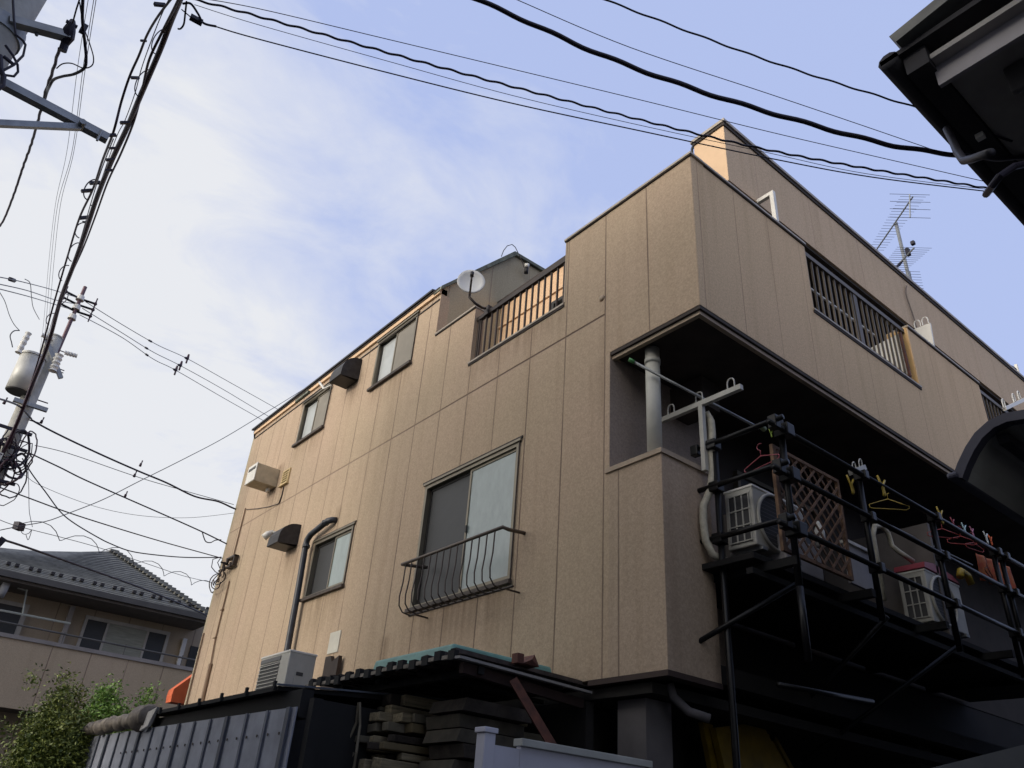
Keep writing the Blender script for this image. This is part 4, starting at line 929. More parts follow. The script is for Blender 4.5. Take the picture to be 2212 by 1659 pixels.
MB().bar((2.60, 5.36, 0), (2.60, 5.36, 2.42), 0.07, 0.07).build('post', M_shed, SH)
# crumpled tarp roll along the fence top
tr_ = MB(); P = []; Rr = []
random.seed(5)
for i in range(60):
    y_ = 8.62 + i * (11.1 - 8.62) / 59
    z_ = 2.50 - 0.0 * i + 0.012 * math.sin(i * 0.8) - 0.012 * (i / 59) - (0.03 if i > 52 else 0)
    P.append((2.46 + 0.012 * math.sin(i * 1.3), y_, z_)); Rr.append((0.062 + 0.022 * math.sin(i * 1.55) * math.sin(i * 0.37) + random.uniform(-0.010, 0.010)) * (1.4 if i < 6 else 1))
tr_.tube(P, Rr, 14)
tag(tr_.build('tarpaulin_roll', M_tarp, smooth=True), 'crumpled dirty tarpaulin rolled along the top of the steel sheet fence', 'tarpaulin')
tf = MB(); tf.prism([(2.44, 8.60, 2.53), (2.44, 8.36, 2.56), (2.44, 8.50, 2.40), (2.44, 8.72, 2.37)], (0.03, 0, 0))
tag(tf.build('white_flap', mat('white_sheeting', (0.55, 0.53, 0.50), 0.7)), 'small white sheeting flap between tarpaulin roll and shed roof', 'sheet')
tm = MB(); TP = []; TR = []
for i in range(30):
    TP.append((2.75 + i * 0.045, 8.85 + 0.03 * math.sin(i) + i * 0.05, 2.55 + 0.02 * math.sin(i * 1.1) + 0.06 * math.sin(i / 29 * 3.14))); TR.append(0.06 + 0.02 * math.sin(i * 0.9))
tm.tube(TP, TR, 10)
tag(tm.build('tile_ridge', mat('old_roof_cover', (0.12, 0.10, 0.09), 0.85, var=0.35, bump=0.5), smooth=True), 'dark grey-brown rolled cover behind the left end of the shed roof', 'cover')
# white panel fence at the bottom
WF = thing('panel_fence', 'white panel fence with capped post in front of the timber', 'fence', (3.0, 3.95, 0))
MB().box(2.985, 3.065, 3.93, 4.01, 0, 2.185).build('post', M_eavel if False else mat('white_fence', (0.50, 0.50, 0.56), 0.6, var=0.06), WF, bevel=0.004)
MB().box(2.975, 3.075, 3.92, 4.02, 2.186, 2.215).build('post_cap', MATS['white_fence'], WF, bevel=0.004)
MB().box(3.066, 3.27, 3.955, 3.985, 0, 2.13).build('panel', MATS['white_fence'], WF)
MB().box(3.271, 4.36, 3.950, 3.99, 0, 2.145).build('panel', MATS['white_fence'], WF)
MB().box(3.262, 4.40, 3.925, 4.01, 2.146, 2.188).build('top_rail', mat('fence_cap_grey', (0.42, 0.43, 0.40), 0.6), WF, bevel=0.004)
# yellow machine in the dark passage
YM = thing('yellow_cabinet', 'yellow folded panels leaning in the dark under the building', 'panel', (6.8, 5.0, 0))
q = [at(1545, 1572, 'y', 4.6), at(1645, 1560, 'y', 4.6), at(1720, 1700, 'y', 4.6), at(1575, 1700, 'y', 4.6)]
MB().prism(q, (0.0, 0.06, 0)).build('panel', M_yeld, YM)
q = [at(1518, 1560, 'y', 4.68), at(1540, 1566, 'y', 4.68), at(1572, 1700, 'y', 4.68), at(1545, 1700, 'y', 4.68)]
MB().prism(q, (0.0, 0.05, 0)).build('side_panel', M_yeld, YM)
for a in (1655, 1668):
    q = [at(a, 1585, 'y', 4.7), at(a + 7, 1587, 'y', 4.7), at(a + 70, 1700, 'y', 4.7), at(a + 60, 1700, 'y', 4.7)]
    MB().prism(q, (0.0, 0.05, 0)).build('rib', M_yeld, YM)
# low wall end at the lower right corner
tag(MB().prism([at(1960, 1672, 'y', 2.2), at(2230, 1604, 'y', 2.2), at(2230, 1750, 'y', 2.2), at(1960, 1750, 'y', 2.2)], (0.05, -0.1, -0.1)).build('grey_screen', mat('dim_grey_board', (0.045, 0.045, 0.040), 0.8)), 'dim grey board in the lower right corner of the picture', 'board')
# ================================================================== neighbour house on the right
EH = thing('neighbour_house', 'dark eaves of the neighbouring house at the upper right', 'building', (3.7, 1.2, 0))
e = MB(); e.box(3.66, 9.5, -6.0, 1.24, 6.02, 6.06); e.build('roof_edge', M_eaved, EH)
e = MB(); e.prism([(3.60, 1.10, 6.07), (3.60, -6.0, 7.2), (3.60, -6.0, 7.28), (3.60, 1.13, 6.15)], (6, 0, 0)); e.build('roof', M_tile, EH)
e = MB(); e.box(3.80, 3.83, -6, 1.00, 5.74, 6.015); e.build('verge_board', M_eavel, EH)
e = MB(); e.box(3.725, 9.4, -6, 0.98, 5.90, 5.94); e.build('soffit', M_soffg, EH)
e = MB(); e.tube([(3.66, 1.19, 6.03), (9.5, 1.19, 6.03)], 0.065, 10); e.build('gutter', M_eaved, EH, smooth=True)
e = MB(); e.box(3.70, 9.4, 0.985, 1.12, 5.86, 6.015); e.build('fascia_board', M_eaved, EH)
MB().box(4.55, 26, -6, 0.42, 0, 5.90).build('wall', mat('dark_neighbour_wall', (0.06, 0.056, 0.053), 0.85), EH)
e = MB(); e.tube([at(2045, 278, 'y', 1.15), at(2056, 300, 'y', 1.13), at(2068, 328, 'y', 1.08), at(2082, 347, 'y', 1.02), at(2100, 343, 'y', 0.95), at(2140, 330, 'y', 0.8)], 0.024, 12); e.build('downpipe', mat('grey_downpipe', (0.035, 0.033, 0.042), 0.5), EH, smooth=True)
lf = thing('wall_lamp', 'tiny pale fitting on the underside of the neighbour eaves', 'lamp', tuple(at(2117, 287, 'z', 5.88)))
q = at(2117, 287, 'z', 5.87)
MB().box(q.x - 0.02, q.x + 0.02, q.y - 0.02, q.y + 0.03, q.z - 0.05, q.z + 0.03).build('body', M_porc, lf); MB().tube([q, q + Vector((0.1, -0.05, 0.01)), q + Vector((0.25, -0.1, 0.03))], 0.008, 5).build('cord', M_cable, lf)
bk = thing('shutter_box', 'grey metal bracket box under the eaves near the right edge', 'bracket', tuple(at(2190, 170, 'z', 5.8)))
q = at(2185, 172, 'z', 5.80)
MB().box(q.x, q.x + 0.9, q.y - 0.35, q.y - 0.0, q.z - 0.03, q.z + 0.09).build('box', mat('bracket_grey', (0.11, 0.105, 0.10), 0.6), bk, bevel=0.01); MB().box(q.x - 0.03, q.x + 0.02, q.y - 0.1, q.y + 0.02, q.z - 0.12, q.z + 0.09).build('end_cap', MATS['bracket_grey'], bk, bevel=0.01)
MB().tube([at(2130, 420, 'y', 1.0), at(2145, 400, 'y', 0.9), at(2160, 380, 'y', 0.85), at(2190, 360, 'y', 0.8), at(2225, 352, 'y', 0.8)], 0.02, 8).build('eaves_cable', M_cable, EH)
# arched awning
AW = thing('arched_awning', 'arched dark awning with smoky panels at the right edge', 'awning', (4.6, 1.7, 3.6))
xa_ = 4.55
prof = [at(px_, py_, 'x', xa_) for px_, py_ in ((2058, 1028), (2068, 1000), (2085, 965), (2105, 935), (2135, 908), (2170, 892), (2215, 884), (2260, 882))]
# cross section curve in the y-z plane, extruded along X
m = MB(); t_ = 0.055
inn = []
for i, p in enumerate(prof):
    a = prof[max(0, i - 1)]; b = prof[min(len(prof) - 1, i + 1)]; d = (b - a).normalized(); nn = Vector((0, -d.z, d.y))
    if nn.z > 0: nn = -nn
    inn.append(p + nn * t_)
for i in range(len(prof) - 1):
    m.prism([prof[i], prof[i + 1], inn[i + 1], inn[i]], (0.07, 0, 0))
m.build('end_rib', M_navy, AW)
m = MB()
for i in range(len(prof) - 1):
    a, b = prof[i] + (inn[i] - prof[i]) * 0.4, prof[i + 1] + (inn[i + 1] - prof[i + 1]) * 0.4
    m.add([a + Vector((0.05, 0, 0)), b + Vector((0.05, 0, 0)), b + Vector((6.0, 0, 0)), a + Vector((6.0, 0, 0))], [(0, 1, 2, 3)])
o = m.build('panels', M_polyc, AW); md = o.modifiers.new('thickness', 'SOLIDIFY'); md.thickness = 0.006
m = MB()
for xx in (1.0, 2.0, 3.0):
    for i in range(len(prof) - 1): m.prism([prof[i] + Vector((xx, 0, 0)), prof[i + 1] + Vector((xx, 0, 0)), inn[i + 1] + Vector((xx, 0, 0)), inn[i] + Vector((xx, 0, 0))], (0.05, 0, 0))
m.build('ribs', M_eaved, AW)
m = MB(); g0 = prof[0]; m.box(xa_ - 0.02, xa_ + 6, g0.y - 0.03, g0.y + 0.03, g0.z - 0.02, g0.z + 0.02); 
m.build('gutter', M_navy, AW, bevel=0.015)
m = MB(); k_ = inn[4]; m.bar((xa_ + 0.1, k_.y, k_.z - 0.03), (xa_ + 6, k_.y, k_.z - 0.03), 0.06, 0.06); m.build('purlin', M_eaved, AW)
MB().bar((xa_ + 3.5, g0.y - 0.01, g0.z - 0.05), (xa_ + 3.5, g0.y - 0.01, 0), 0.07, 0.07).build('post', M_eaved, AW)
# ================================================================== far house on the left
H2 = thing('neighbour_house', 'grey-tiled two-storey house with brown walls at the lower left', 'building', (3, 24, 0))
K = 24.0
M_h2 = wall_mat('brown_siding', 'X', 0.2, 0.91, (0.33, 0.265, 0.185), (0.36, 0.285, 0.205), jdark=0.55, width=0.012, grime=0.2)
wl = at(430, 1400, 'y', K)
zT = at(240, 1330, 'y', K).z
MB().box(-6, at(440, 1400, 'y', K).x, K, K + 6, 0, 7.1).build('wall', M_h2, H2)
def tile_roof(name, e0, e1, r0_, r1_, rows):
    """stepped courses between eaves line and ridge line"""
    m = MB()
    for i in range(rows):
        t0, t1 = i / rows, (i + 1) / rows
        a, b, c, d = e0.lerp(r0_, t0), e1.lerp(r1_, t0), e1.lerp(r1_, t1), e0.lerp(r0_, t1)
        up = Vector((0, 0, 0.035))
        m.add([a + up, b + up, c, d], [(0, 1, 2, 3)]); m.add([a, b, b + up, a + up], [(0, 1, 2, 3)])
    return m
e0 = Vector((-6, 22.7, 6.72)); e1 = at(460, 1336, 'y', 22.7); e0.z = e1.z + 0.12; r1_ = at(240, 1190, 'y', 26.6)
nr_ = (e1 - e0).cross(r1_ - e0); dr_ = ray(-30, 1197); r0_ = EYE + dr_ * ((e0 - EYE).dot(nr_) / dr_.dot(nr_))
tile_roof('roof', e0, e1, r0_, r1_, 24).build('roof', M_tile, H2)
m = MB(); m.add([e1, e1 + Vector((0.4, 6, 0)), r1_ + Vector((0, 0.5, 0)), r1_], [(0, 1, 2, 3)]); m.build('roof_side', M_tile, H2)
m = MB()
hd = (r1_ - e1); 
for i in range(26):
    p = e1 + hd * (i / 26); m.box(p.x - 0.16, p.x + 0.10, p.y - 0.1, p.y + 0.1, p.z + 0.02, p.z + 0.085)
m.build('hip_tiles', M_tile, H2)
for i in range(15):
    for dx_ in (0, 0.32):
        p = e0.lerp(r0_, 0.12).lerp(e1.lerp(r1_, 0.12), 0.40 + i * 0.042) + Vector((dx_, 0, 0.04)); MB().box(p.x, p.x + 0.09, p.y - 0.05, p.y + 0.05, p.z, p.z + 0.07).build('snow_guard', M_eaved, H2)
m = MB(); m.box(-6, e1.x, 22.62, 22.74, e1.z - 0.10, e1.z + 0.04); m.build('gutter', mat('brown_gutter', (0.07, 0.065, 0.06), 0.5), H2)
m = MB(); m.box(-6, e1.x - 0.05, 22.75, 24.0, e1.z - 0.16, e1.z - 0.10); m.build('soffit', mat('far_soffit', (0.16, 0.14, 0.125), 0.8), H2)
# window of the far house
a, b = at(163, 1345, 'y', K), at(358, 1455, 'y', K)
zt, zb_ = at(260, 1352, 'y', K).z, at(260, 1448, 'y', K).z
x0, x1 = at(165, 1390, 'y', K).x, at(358, 1400, 'y', K).x
m = MB(); m.box(x0, x0 + 0.08, K - 0.05, K - 0.001, zb_, zt); m.box(x1 - 0.08, x1, K - 0.05, K - 0.001, zb_, zt); m.box(x0, x1, K - 0.06, K - 0.001, zt, zt + 0.09); m.box(x0, x1, K - 0.06, K - 0.001, zb_ - 0.05, zb_)
for f_ in (0.27, 0.74): m.box(x0 + (x1 - x0) * f_ - 0.03, x0 + (x1 - x0) * f_ + 0.03, K - 0.04, K - 0.001, zb_, zt)
w2 = m.build('window', mat('far_frame', (0.40, 0.37, 0.33), 0.5), H2)
MB().box(x0 + 0.08, x0 + (x1 - x0) * 0.27, K - 0.02, K - 0.001, zb_, zt).build('pane', G_dark, w2)
MB().box(x0 + (x1 - x0) * 0.27, x0 + (x1 - x0) * 0.74, K - 0.025, K - 0.001, zb_, zt).build('curtain', mat('net_curtain', (0.30, 0.30, 0.25), 0.8, stretch=(1, 1, 8)), w2)
MB().box(x0 + (x1 - x0) * 0.74, x1 - 0.08, K - 0.02, K - 0.001, zb_, zt).build('pane', G_dark, w2)
MB().box(x0 - 0.45, x0 - 0.33, K - 0.14, K - 0.02, 0, e1.z - 0.2).build('downpipe', mat('far_pipe', (0.32, 0.29, 0.27), 0.6), H2)
q = at(395, 1395, 'y', K); MB().box(q.x - 0.06, q.x + 0.05, K - 0.1, K - 0.02, zb_ - 0.3, zt - 0.0).build('downpipe', mat('white_pipe', (0.55, 0.53, 0.50), 0.6), H2)
q = at(420, 1400, 'y', K); w3 = MB().box(q.x - 0.12, q.x + 0.6, K - 0.03, K - 0.001, zb_ - 0.1, zt - 0.15).build('window', M_frdark, H2)
q = at(0, 1330, 'y', K); m = MB().box(q.x - 2, at(45, 1360, 'y', K).x, K - 0.05, K - 0.001, zb_ + 0.1, zt + 0.05); w4 = m.build('window', MATS['far_frame'], H2)
MB().box(q.x - 1.9, at(33, 1360, 'y', K).x, K - 0.06, K - 0.052, zb_ + 0.18, zt - 0.05).build('pane', G_dark, w4)
MB().tube([at(0, 1270, 'y', 23.2), at(15, 1274, 'y', 23.2)], 0.22, 14).build('rolled_blind', mat('pale_roll', (0.42, 0.42, 0.43), 0.6), H2, smooth=True)
# balcony of the far house
KB = 22.9
zt2, zb2 = at(200, 1411, 'y', KB).z, at(30, 1531, 'y', KB).z
xr = at(428, 1450, 'y', KB).x
MB().box(-6, xr, KB, KB + 0.12, zb2, zt2).build('balcony_front', M_h2, H2)
MB().box(-6, xr + 0.02, KB + 0.121, K - 0.001, zb2, zb2 + 0.15).build('balcony_floor', mat('far_balcony_floor', (0.10, 0.09, 0.08), 0.9), H2)
MB().box(-6, xr + 0.03, KB - 0.04, KB + 0.16, zt2, zt2 + 0.09).build('balcony_coping', mat('far_coping', (0.22, 0.20, 0.19), 0.6), H2)
m = MB(); m.tube([(-6, KB + 0.05, zt2 + 0.40), (xr, KB + 0.05, zt2 + 0.30)], 0.025, 6)
for i in range(9): m.tube([(-5 + i * 1.5, KB + 0.05, zt2 + 0.09), (-5 + i * 1.5, KB + 0.05, zt2 + 0.36)], 0.012, 5)
m.build('balcony_rail', mat('far_rail', (0.10, 0.095, 0.09), 0.5), H2)
MB().box(xr - 0.001, xr + 0.4, KB, K, 0, zt2 - 0.3).build('side_wall', M_h2, H2)
hp = thing('laundry_pole', 'thin pale laundry poles hanging under the far eaves at the left edge', 'pole', tuple(at(90, 1350, 'y', 23.3)))
m = MB(); m.tube([at(0, 1303, 'y', 23.3), at(22, 1308, 'y', 23.3), at(60, 1352 - 30, 'y', 23.3), at(152, 1347, 'y', 23.3)], 0.03, 6) if False else m.tube([at(0, 1318, 'y', 23.3), at(152, 1347, 'y', 23.3)], 0.028, 6)
m.build('pole', mat('far_pole', (0.45, 0.47, 0.42), 0.5), hp)
m = MB(); m.tube([at(60, 1262, 'y', 23.3), at(48, 1330, 'y', 23.3)], 0.022, 6); m.tube([at(38, 1270, 'y', 23.3), at(60, 1276, 'y', 23.3)], 0.022, 6); m.build('hanger_bar', MATS['far_pole'], hp)
for k, q_ in enumerate(((97, 1315), (91, 1338))):
    pass
# orange awning behind the left edge of the building
OA = thing('orange_awning', 'orange canvas awning peeping out left of the tan building', 'awning', tuple(at(400, 1500, 'y', 16.5)))
MB().prism([at(371, 1502, 'y', 16.5), at(376, 1488, 'y', 16.5), at(430, 1450, 'y', 16.5), at(470, 1450, 'y', 16.5), at(470, 1530, 'y', 16.5), at(369, 1516, 'y', 16.5)], (0.0, 0.3, 0.0)).build('canvas', M_oran, OA)
# ---- shrub
def leaf_mat(name, c1, c2):
    m = bpy.data.materials.new(name); m.use_nodes = True
    nt = m.node_tree; N = nt.nodes.new; L = nt.links.new; b = nt.nodes['Principled BSDF']; b.inputs['Roughness'].default_value = 0.55
    g = N('ShaderNodeNewGeometry'); 
    mx = N('ShaderNodeMix'); mx.data_type = 'RGBA'; L(g.outputs['Random Per Island'], mx.inputs[0]); mx.inputs[6].default_value = (*c1, 1); mx.inputs[7].default_value = (*c2, 1)
    L(mx.outputs[2], b.inputs['Base Color'])
    return m
def shrub(base, blobs, count, leaf, m_, label, seed):
    random.seed(seed)
    R_ = thing('shrub', label, 'shrub', base)
    m = MB(); base = Vector(base)
    tw = MB()
    for (dx, dy, dz, rx, rz) in blobs:
        tw.tube([base, base + Vector((dx * 0.4, dy * 0.4, dz * 0.5)), base + Vector((dx, dy, dz))], [0.04, 0.03, 0.012], 6)
        n = int(count * rx * rx * rz / sum(b[3] ** 2 * b[4] for b in blobs))
        clumps = [Vector((random.gauss(0, .45) * rx, random.gauss(0, .45) * rx, random.gauss(0, .45) * rz)) for _ in range(max(8, n // 110))]
        for _ in range(n):
            cc = random.choice(clumps)
            p = base + Vector((dx, dy, dz)) + cc + Vector((random.gauss(0, .065), random.gauss(0, .065), random.gauss(0, .07))) * 1.0
            s = leaf * random.uniform(0.6, 1.3)
            a = Vector((random.gauss(0, 1), random.gauss(0, 1), random.gauss(0, .7))).normalized(); b = a.cross(Vector((random.gauss(0, 1), random.gauss(0, 1), random.gauss(0, 1)))).normalized()
            o = len(m.v); m.v += [p - a * s, p + b * s * 0.4, p + a * s, p - b * s * 0.4]; m.f.append((o, o + 1, o + 2, o + 3))
    m.build('crown', m_, R_, weld=False)
    tw.build('trunk', M_woodd, R_)
    return R_
lm1 = leaf_mat('leaves_olive', (0.045, 0.075, 0.012), (0.26, 0.30, 0.06))
lm2 = leaf_mat('leaves_green', (0.05, 0.13, 0.014), (0.26, 0.42, 0.08))
shrub((2.18, 10.9, 0), [(-0.05, 0, 2.45, 0.30, 0.36), (0.12, 0.05, 2.25, 0.40, 0.36), (-0.18, 0, 2.0, 0.30, 0.40), (0.1, -0.05, 1.75, 0.40, 0.36), (-0.10, 0, 2.76, 0.15, 0.24)], 42000, 0.024, lm1, 'dense olive-green shrub in front of the brown far house, the taller left one', 2)
shrub((2.90, 11.6, 0), [(-0.15, 0, 2.62, 0.28, 0.30), (0.18, 0.05, 2.60, 0.28, 0.28), (-0.3, 0, 2.35, 0.36, 0.32), (0.15, 0, 2.25, 0.36, 0.36), (0.30, 0.02, 2.90, 0.12, 0.22), (-0.20, 0.0, 2.90, 0.12, 0.22)], 34000, 0.024, lm2, 'brighter green shrub right of the olive one behind the steel fence', 4)
# ================================================================== utility poles
PY = 15.0
P1 = thing('utility_pole', 'far concrete utility pole with grey transformer and white insulators', 'utility pole', (0.80, PY, 0))
MB().tube([(0.80, PY, 0), (0.80, PY, 9.15)], [0.17, 0.125], 20).build('pole', M_conc, P1, smooth=True)
MB().tube([(0.80, PY, 9.151), (0.80, PY, 9.18)], 0.13, 20).build('pole_cap', M_conc, P1)
MB().tube([(0.92, PY, 8.7), (0.92, PY, 10.4)], 0.035, 10).build('top_pipe', mat('violet_steel', (0.12, 0.07, 0.08), 0.5, 0.3), P1)
tpz = at(165, 640, 'y', PY).z
zc = 9.95
M_ins = M_porc
for k, (px_, py_) in enumerate(((167, 643), (160, 655), (152, 668))):
    p = at(px_, py_, 'y', PY)
    q = Vector((0.92, PY, p.z))
    m = MB(); m.tube([q, q + Vector((0.26, 0.0, 0.02))], 0.022, 8); m.tube([q, q + Vector((-0.26, 0, 0.03))], 0.022, 8); m.build('insulator_arm', M_black, P1)
    m = MB()
    for sx in (0.27, -0.27):
        c = q + Vector((sx, 0, 0.02)); m.tube([c + Vector((0, 0, -0.13)), c + Vector((0, 0, -0.05)), c, c + Vector((0, 0, 0.05)), c + Vector((0, 0, 0.13))], [0.012, 0.012, 0.035, 0.012, 0.012], 8)
    m.build('line_insulator', M_cablep, P1)
m = MB()
for i in range(3): m.tube([(0.92, PY, 10.08 - i * 0.22), (0.92, PY, 10.18 - i * 0.22)], [0.075, 0.06], 12)
m.build('pin_insulator', M_ins, P1)
m = MB()
for z in (8.95, 8.6, 8.55, 8.5): m.tube([(0.9, PY, z), (1.14, PY, z)], 0.010, 5)
for z in (7.9, 7.5, 7.1, 6.7): m.tube([(0.7, PY, z), (1.10, PY, z)], 0.012, 5)
m.build('step_bolt', M_cablep, P1)
# transformer
c = at(40, 800, 'y', PY - 0.15)
TFx, TFz = c.x + 0.13, c.z
m = MB(); m.tube([(TFx, PY - 0.1, TFz - 0.36), (TFx, PY - 0.1, TFz + 0.33)], 0.205, 28); T1 = m.build('transformer', M_trans, P1, smooth=False)
for p_ in T1.data.polygons: p_.use_smooth = len(p_.vertices) == 4
MB().tube([(TFx, PY - 0.1, TFz + 0.331), (TFx, PY - 0.1, TFz + 0.37)], [0.220, 0.214], 28).build('lid', M_trans, T1)
MB().tube([(TFx, PY - 0.1, TFz - 0.375), (TFx, PY - 0.1, TFz - 0.361)], 0.185, 28).build('base', M_grille, T1)
m = MB(); m.box(TFx + 0.1, 0.72, PY - 0.05, PY + 0.03, TFz - 0.28, TFz - 0.20); m.box(TFx + 0.1, 0.72, PY - 0.05, PY + 0.03, TFz + 0.15, TFz + 0.23); m.build('bracket', M_galv, T1)
def bush(parent, p, L_, r, tilt=(0, 0, 1)):
    p = Vector(p); t = Vector(tilt).normalized(); m = MB(); pts, rs = [], []
    for i in range(9): pts.append(p + t * (L_ * i / 8)); rs.append(r if i % 2 == 0 else r * 0.72)
    m.tube(pts, rs, 12); return m.build('bushing', M_porc, parent, smooth=False)
bush(T1, (TFx - 0.25, PY - 0.35, TFz + 0.22), 0.42, 0.055, (0.05, 0, 1))
bush(P1, (0.95, PY - 0.3, TFz - 0.05 + 0.18), 0.34, 0.075, (0.0, 0, 1))
bush(P1, (TFx - 0.03, PY - 0.25, TFz + 0.75), 0.20, 0.045, (1, 0, -0.1))
bush(P1, (TFx + 0.42, PY - 0.2, TFz + 0.60), 0.20, 0.045, (1, 0, 0.1))
MB().box(TFx - 0.02, 1.12, PY - 0.22, PY - 0.15, 7.66, 7.73).build('crossarm', M_galv, P1)
MB().bar((TFx + 0.06, PY - 0.2, TFz + 0.72), (1.12, PY - 0.2, TFz + 0.10), 0.07, 0.07).build('crossarm', M_galv, P1)
# cable tangle at telecom level
random.seed(21)
for k in range(16):
    m = MB(); c0 = Vector((0.80 + random.uniform(-0.1, 0.28), PY - 0.25, random.uniform(6.1, 7.0)))
    pts = []
    rr1, rr2, ph = random.uniform(0.08, 0.22), random.uniform(0.15, 0.42), random.uniform(0, 6)
    for i in range(26):
        t = i / 25 * 6.28 * random.choice((1,)) ; pts.append(c0 + Vector((rr1 * math.cos(t + ph), 0.12 * math.sin(2 * t + ph), rr2 * math.sin(t + ph))) + Vector((random.uniform(-.01, .01), 0, random.uniform(-.01, .01))))
    m.tube(pts, random.choice((0.008, 0.012, 0.02)), 5); m.build('cable_coil', random.choice((M_cable, M_cablep)), P1)
m = MB()
for z, w_ in ((6.85, 0.5), (6.55, 0.4), (6.25, 0.55), (7.15, 0.45)): m.box(0.80 - w_, 0.80 + w_ * 0.55, PY - 0.24, PY - 0.19, z, z + 0.045)
m.build('telecom_arm', M_cable, P1)
MB().tube([(0.55, PY - 0.3, 7.0), (0.62, PY - 0.3, 6.2)], 0.035, 8).build('riser_cable', M_cablep, P1); 
MB().box(0.60, 0.76, PY - 0.36, PY - 0.25, 6.55, 6.68).build('closure_box', M_trans, P1)
# near pole, upper left corner
P2 = thing('utility_pole', 'near concrete utility pole cut by the upper left corner', 'utility pole', (-0.86, 5.56, 0))
MB().tube([(-0.86, 5.56, 0), (-0.86, 5.56, 12)], [0.19, 0.15], 28).build('pole', M_conc, P2, smooth=True)
m = MB(); m.tube([(-0.86, 5.56, 6.55), (-0.86, 5.56, 6.67)], 0.182, 28); m.build('band', M_galv, P2)
q = at(152, 80, 'y', 5.35)
MB().bar((-0.80, 5.40, 6.62), (q.x, 5.35, q.z), 0.065, 0.065).build('crossarm', M_galv, P2)
m = MB()
for k in (0.12, 0.18): m.tube([(-0.80 + k, 5.4, 6.62), (-0.80 + k, 5.4, 6.72)], 0.012, 8)
m.build('bolt', M_galv, P2)
e1_ = at(233, 300, 'y', 5.62); 
MB().bar((-0.80, 5.6, e1_.z + 0.0), e1_, 0.065, 0.065).build('crossarm', M_galv, P2)
s0, s1 = at(-40, 322, 'y', 5.45), at(172, 275, 'y', 5.60)
MB().bar((-0.95, 5.40, s0.z - 0.05), s1, 0.045, 0.045).build('brace', M_galv, P2)
m = MB(); c = at(176, 270, 'y', 5.58); m.tube([c + Vector((0, -0.05, 0.0)), c + Vector((0, 0.05, 0))], 0.025, 8); c = at(215, 292, 'y', 5.58); m.tube([c + Vector((0, 0, -0.06)), c + Vector((0, 0, 0.05))], 0.010, 6); m.build('bolt', M_galv, P2)
m = MB(); m.tube([at(x, y, 'y', 5.30) for x, y in ((28, 0), (30, 40), (34, 75), (50, 88), (55, 97), (50, 120), (30, 140), (8, 152))], 0.009, 6)
m.tube([at(x, y, 'y', 5.32) for x, y in ((12, 98), (28, 120), (38, 140), (39, 155), (30, 165), (10, 162))], 0.009, 6)
m.tube([at(x, y, 'y', 5.30) for x, y in ((0, 120), (2, 150), (8, 165), (6, 185), (-5, 192))], 0.018, 8)
m.build('loose_wire', M_cable, P2)
m = MB(); m.tube([at(8, 122, 'y', 5.3), at(30, 140, 'y', 5.3)], 0.013, 8); m.build('strain_rod', M_cable, P2)
# ================================================================== overhead wires
def smooth_pts(P, sub=6):
    out = []
    for i in range(len(P) - 1):
        p0 = P[i - 1] if i else P[0]; p1, p2 = P[i], P[i + 1]; p3 = P[i + 2] if i + 2 < len(P) else P[-1]
        for k in range(sub):
            t = k / sub
            out.append(0.5 * ((2 * p1) + (p2 - p0) * t + (2 * p0 - 5 * p1 + 4 * p2 - p3) * t * t + (3 * p1 - p0 - 3 * p2 + p3) * t ** 3))
    out.append(P[-1]); return out
def wire(px, A, Bp, r, label, m_=None, name='overhead_cable', group=None, wave=None, cat='cable', closures=()):
    """px: sightings along the wire; A, Bp: (axis, value) fixing its two ends; the rest hangs in the vertical plane between them"""
    pa, pb = at(*px[0], *A), at(*px[-1], *Bp)
    h = Vector((pb.x - pa.x, pb.y - pa.y, 0)); nrm = Vector((-h.y, h.x, 0)).normalized()
    P = [pa]
    for q in px[1:-1]:
        d = ray(*q); P.append(EYE + d * ((pa - EYE).dot(nrm) / d.dot(nrm)))
    P.append(pb)
    P = smooth_pts(P, 8)
    if wave:
        amp, wl_ = wave; s = 0; Q = []
        L_ = [0]
        for i in range(1, len(P)): L_.append(L_[-1] + (P[i] - P[i - 1]).length)
        tot = L_[-1]; n_ = int(tot / (wl_ / 8)); j = 0
        for k in range(n_ + 1):
            s = tot * k / n_
            while j < len(L_) - 2 and L_[j + 1] < s: j += 1
            t = (s - L_[j]) / max(1e-6, L_[j + 1] - L_[j]); p = P[j].lerp(P[j + 1], t)
            Q.append(p + Vector((0, 0, amp * math.sin(6.283 * s / wl_))) + nrm * amp * math.cos(6.283 * s / wl_))
        P = Q
    o = MB().tube(P, r, 6).build(name, m_ or M_cable, smooth=True, loc=pa)
    tag(o, label, cat, group)
    return P
G1 = 'cables crossing from the street to the right-hand eaves'
W = wire
W([(1290, -7), (1659, 131), (2005, 240)], ('z', 6.1), ('z', 6.0), 0.0065, 'topmost black cable crossing the sky to the right-hand eaves', group=G1, wave=(0.003, 0.3))
W([(1100, -8), (1118, 0), (1360, 102), (1659, 202), (1860, 270), (2040, 332)], ('z', 6.1), ('z', 6.0), 0.0028, 'thin wire between the topmost cable and the thick one', group=G1)
W([(1005, -12), (1106, 32), (1293, 116), (1481, 186), (1659, 242), (1909, 310), (2071, 335), (2150, 342), (2225, 340)], ('z', 6.1), ('z', 5.9), 0.0165, 'thickest black cable sagging across the sky to the right-hand eaves', group=G1, wave=(0.005, 0.42))
W([(405, -8), (553, 17.5), (830, 83), (1106, 149), (1380, 215), (1659, 284), (1900, 340), (2140, 395)], ('z', 6.1), ('z', 6.0), 0.0028, 'thin straight wire just below the thickest cable', group=G1)
W([(400, -6), (553, 34), (1106, 187), (1659, 324), (2141, 408)], ('z', 6.1), ('z', 6.0), 0.0075, 'twisted medium cable waving across the sky above the roof peak', group=G1, wave=(0.004, 0.165))
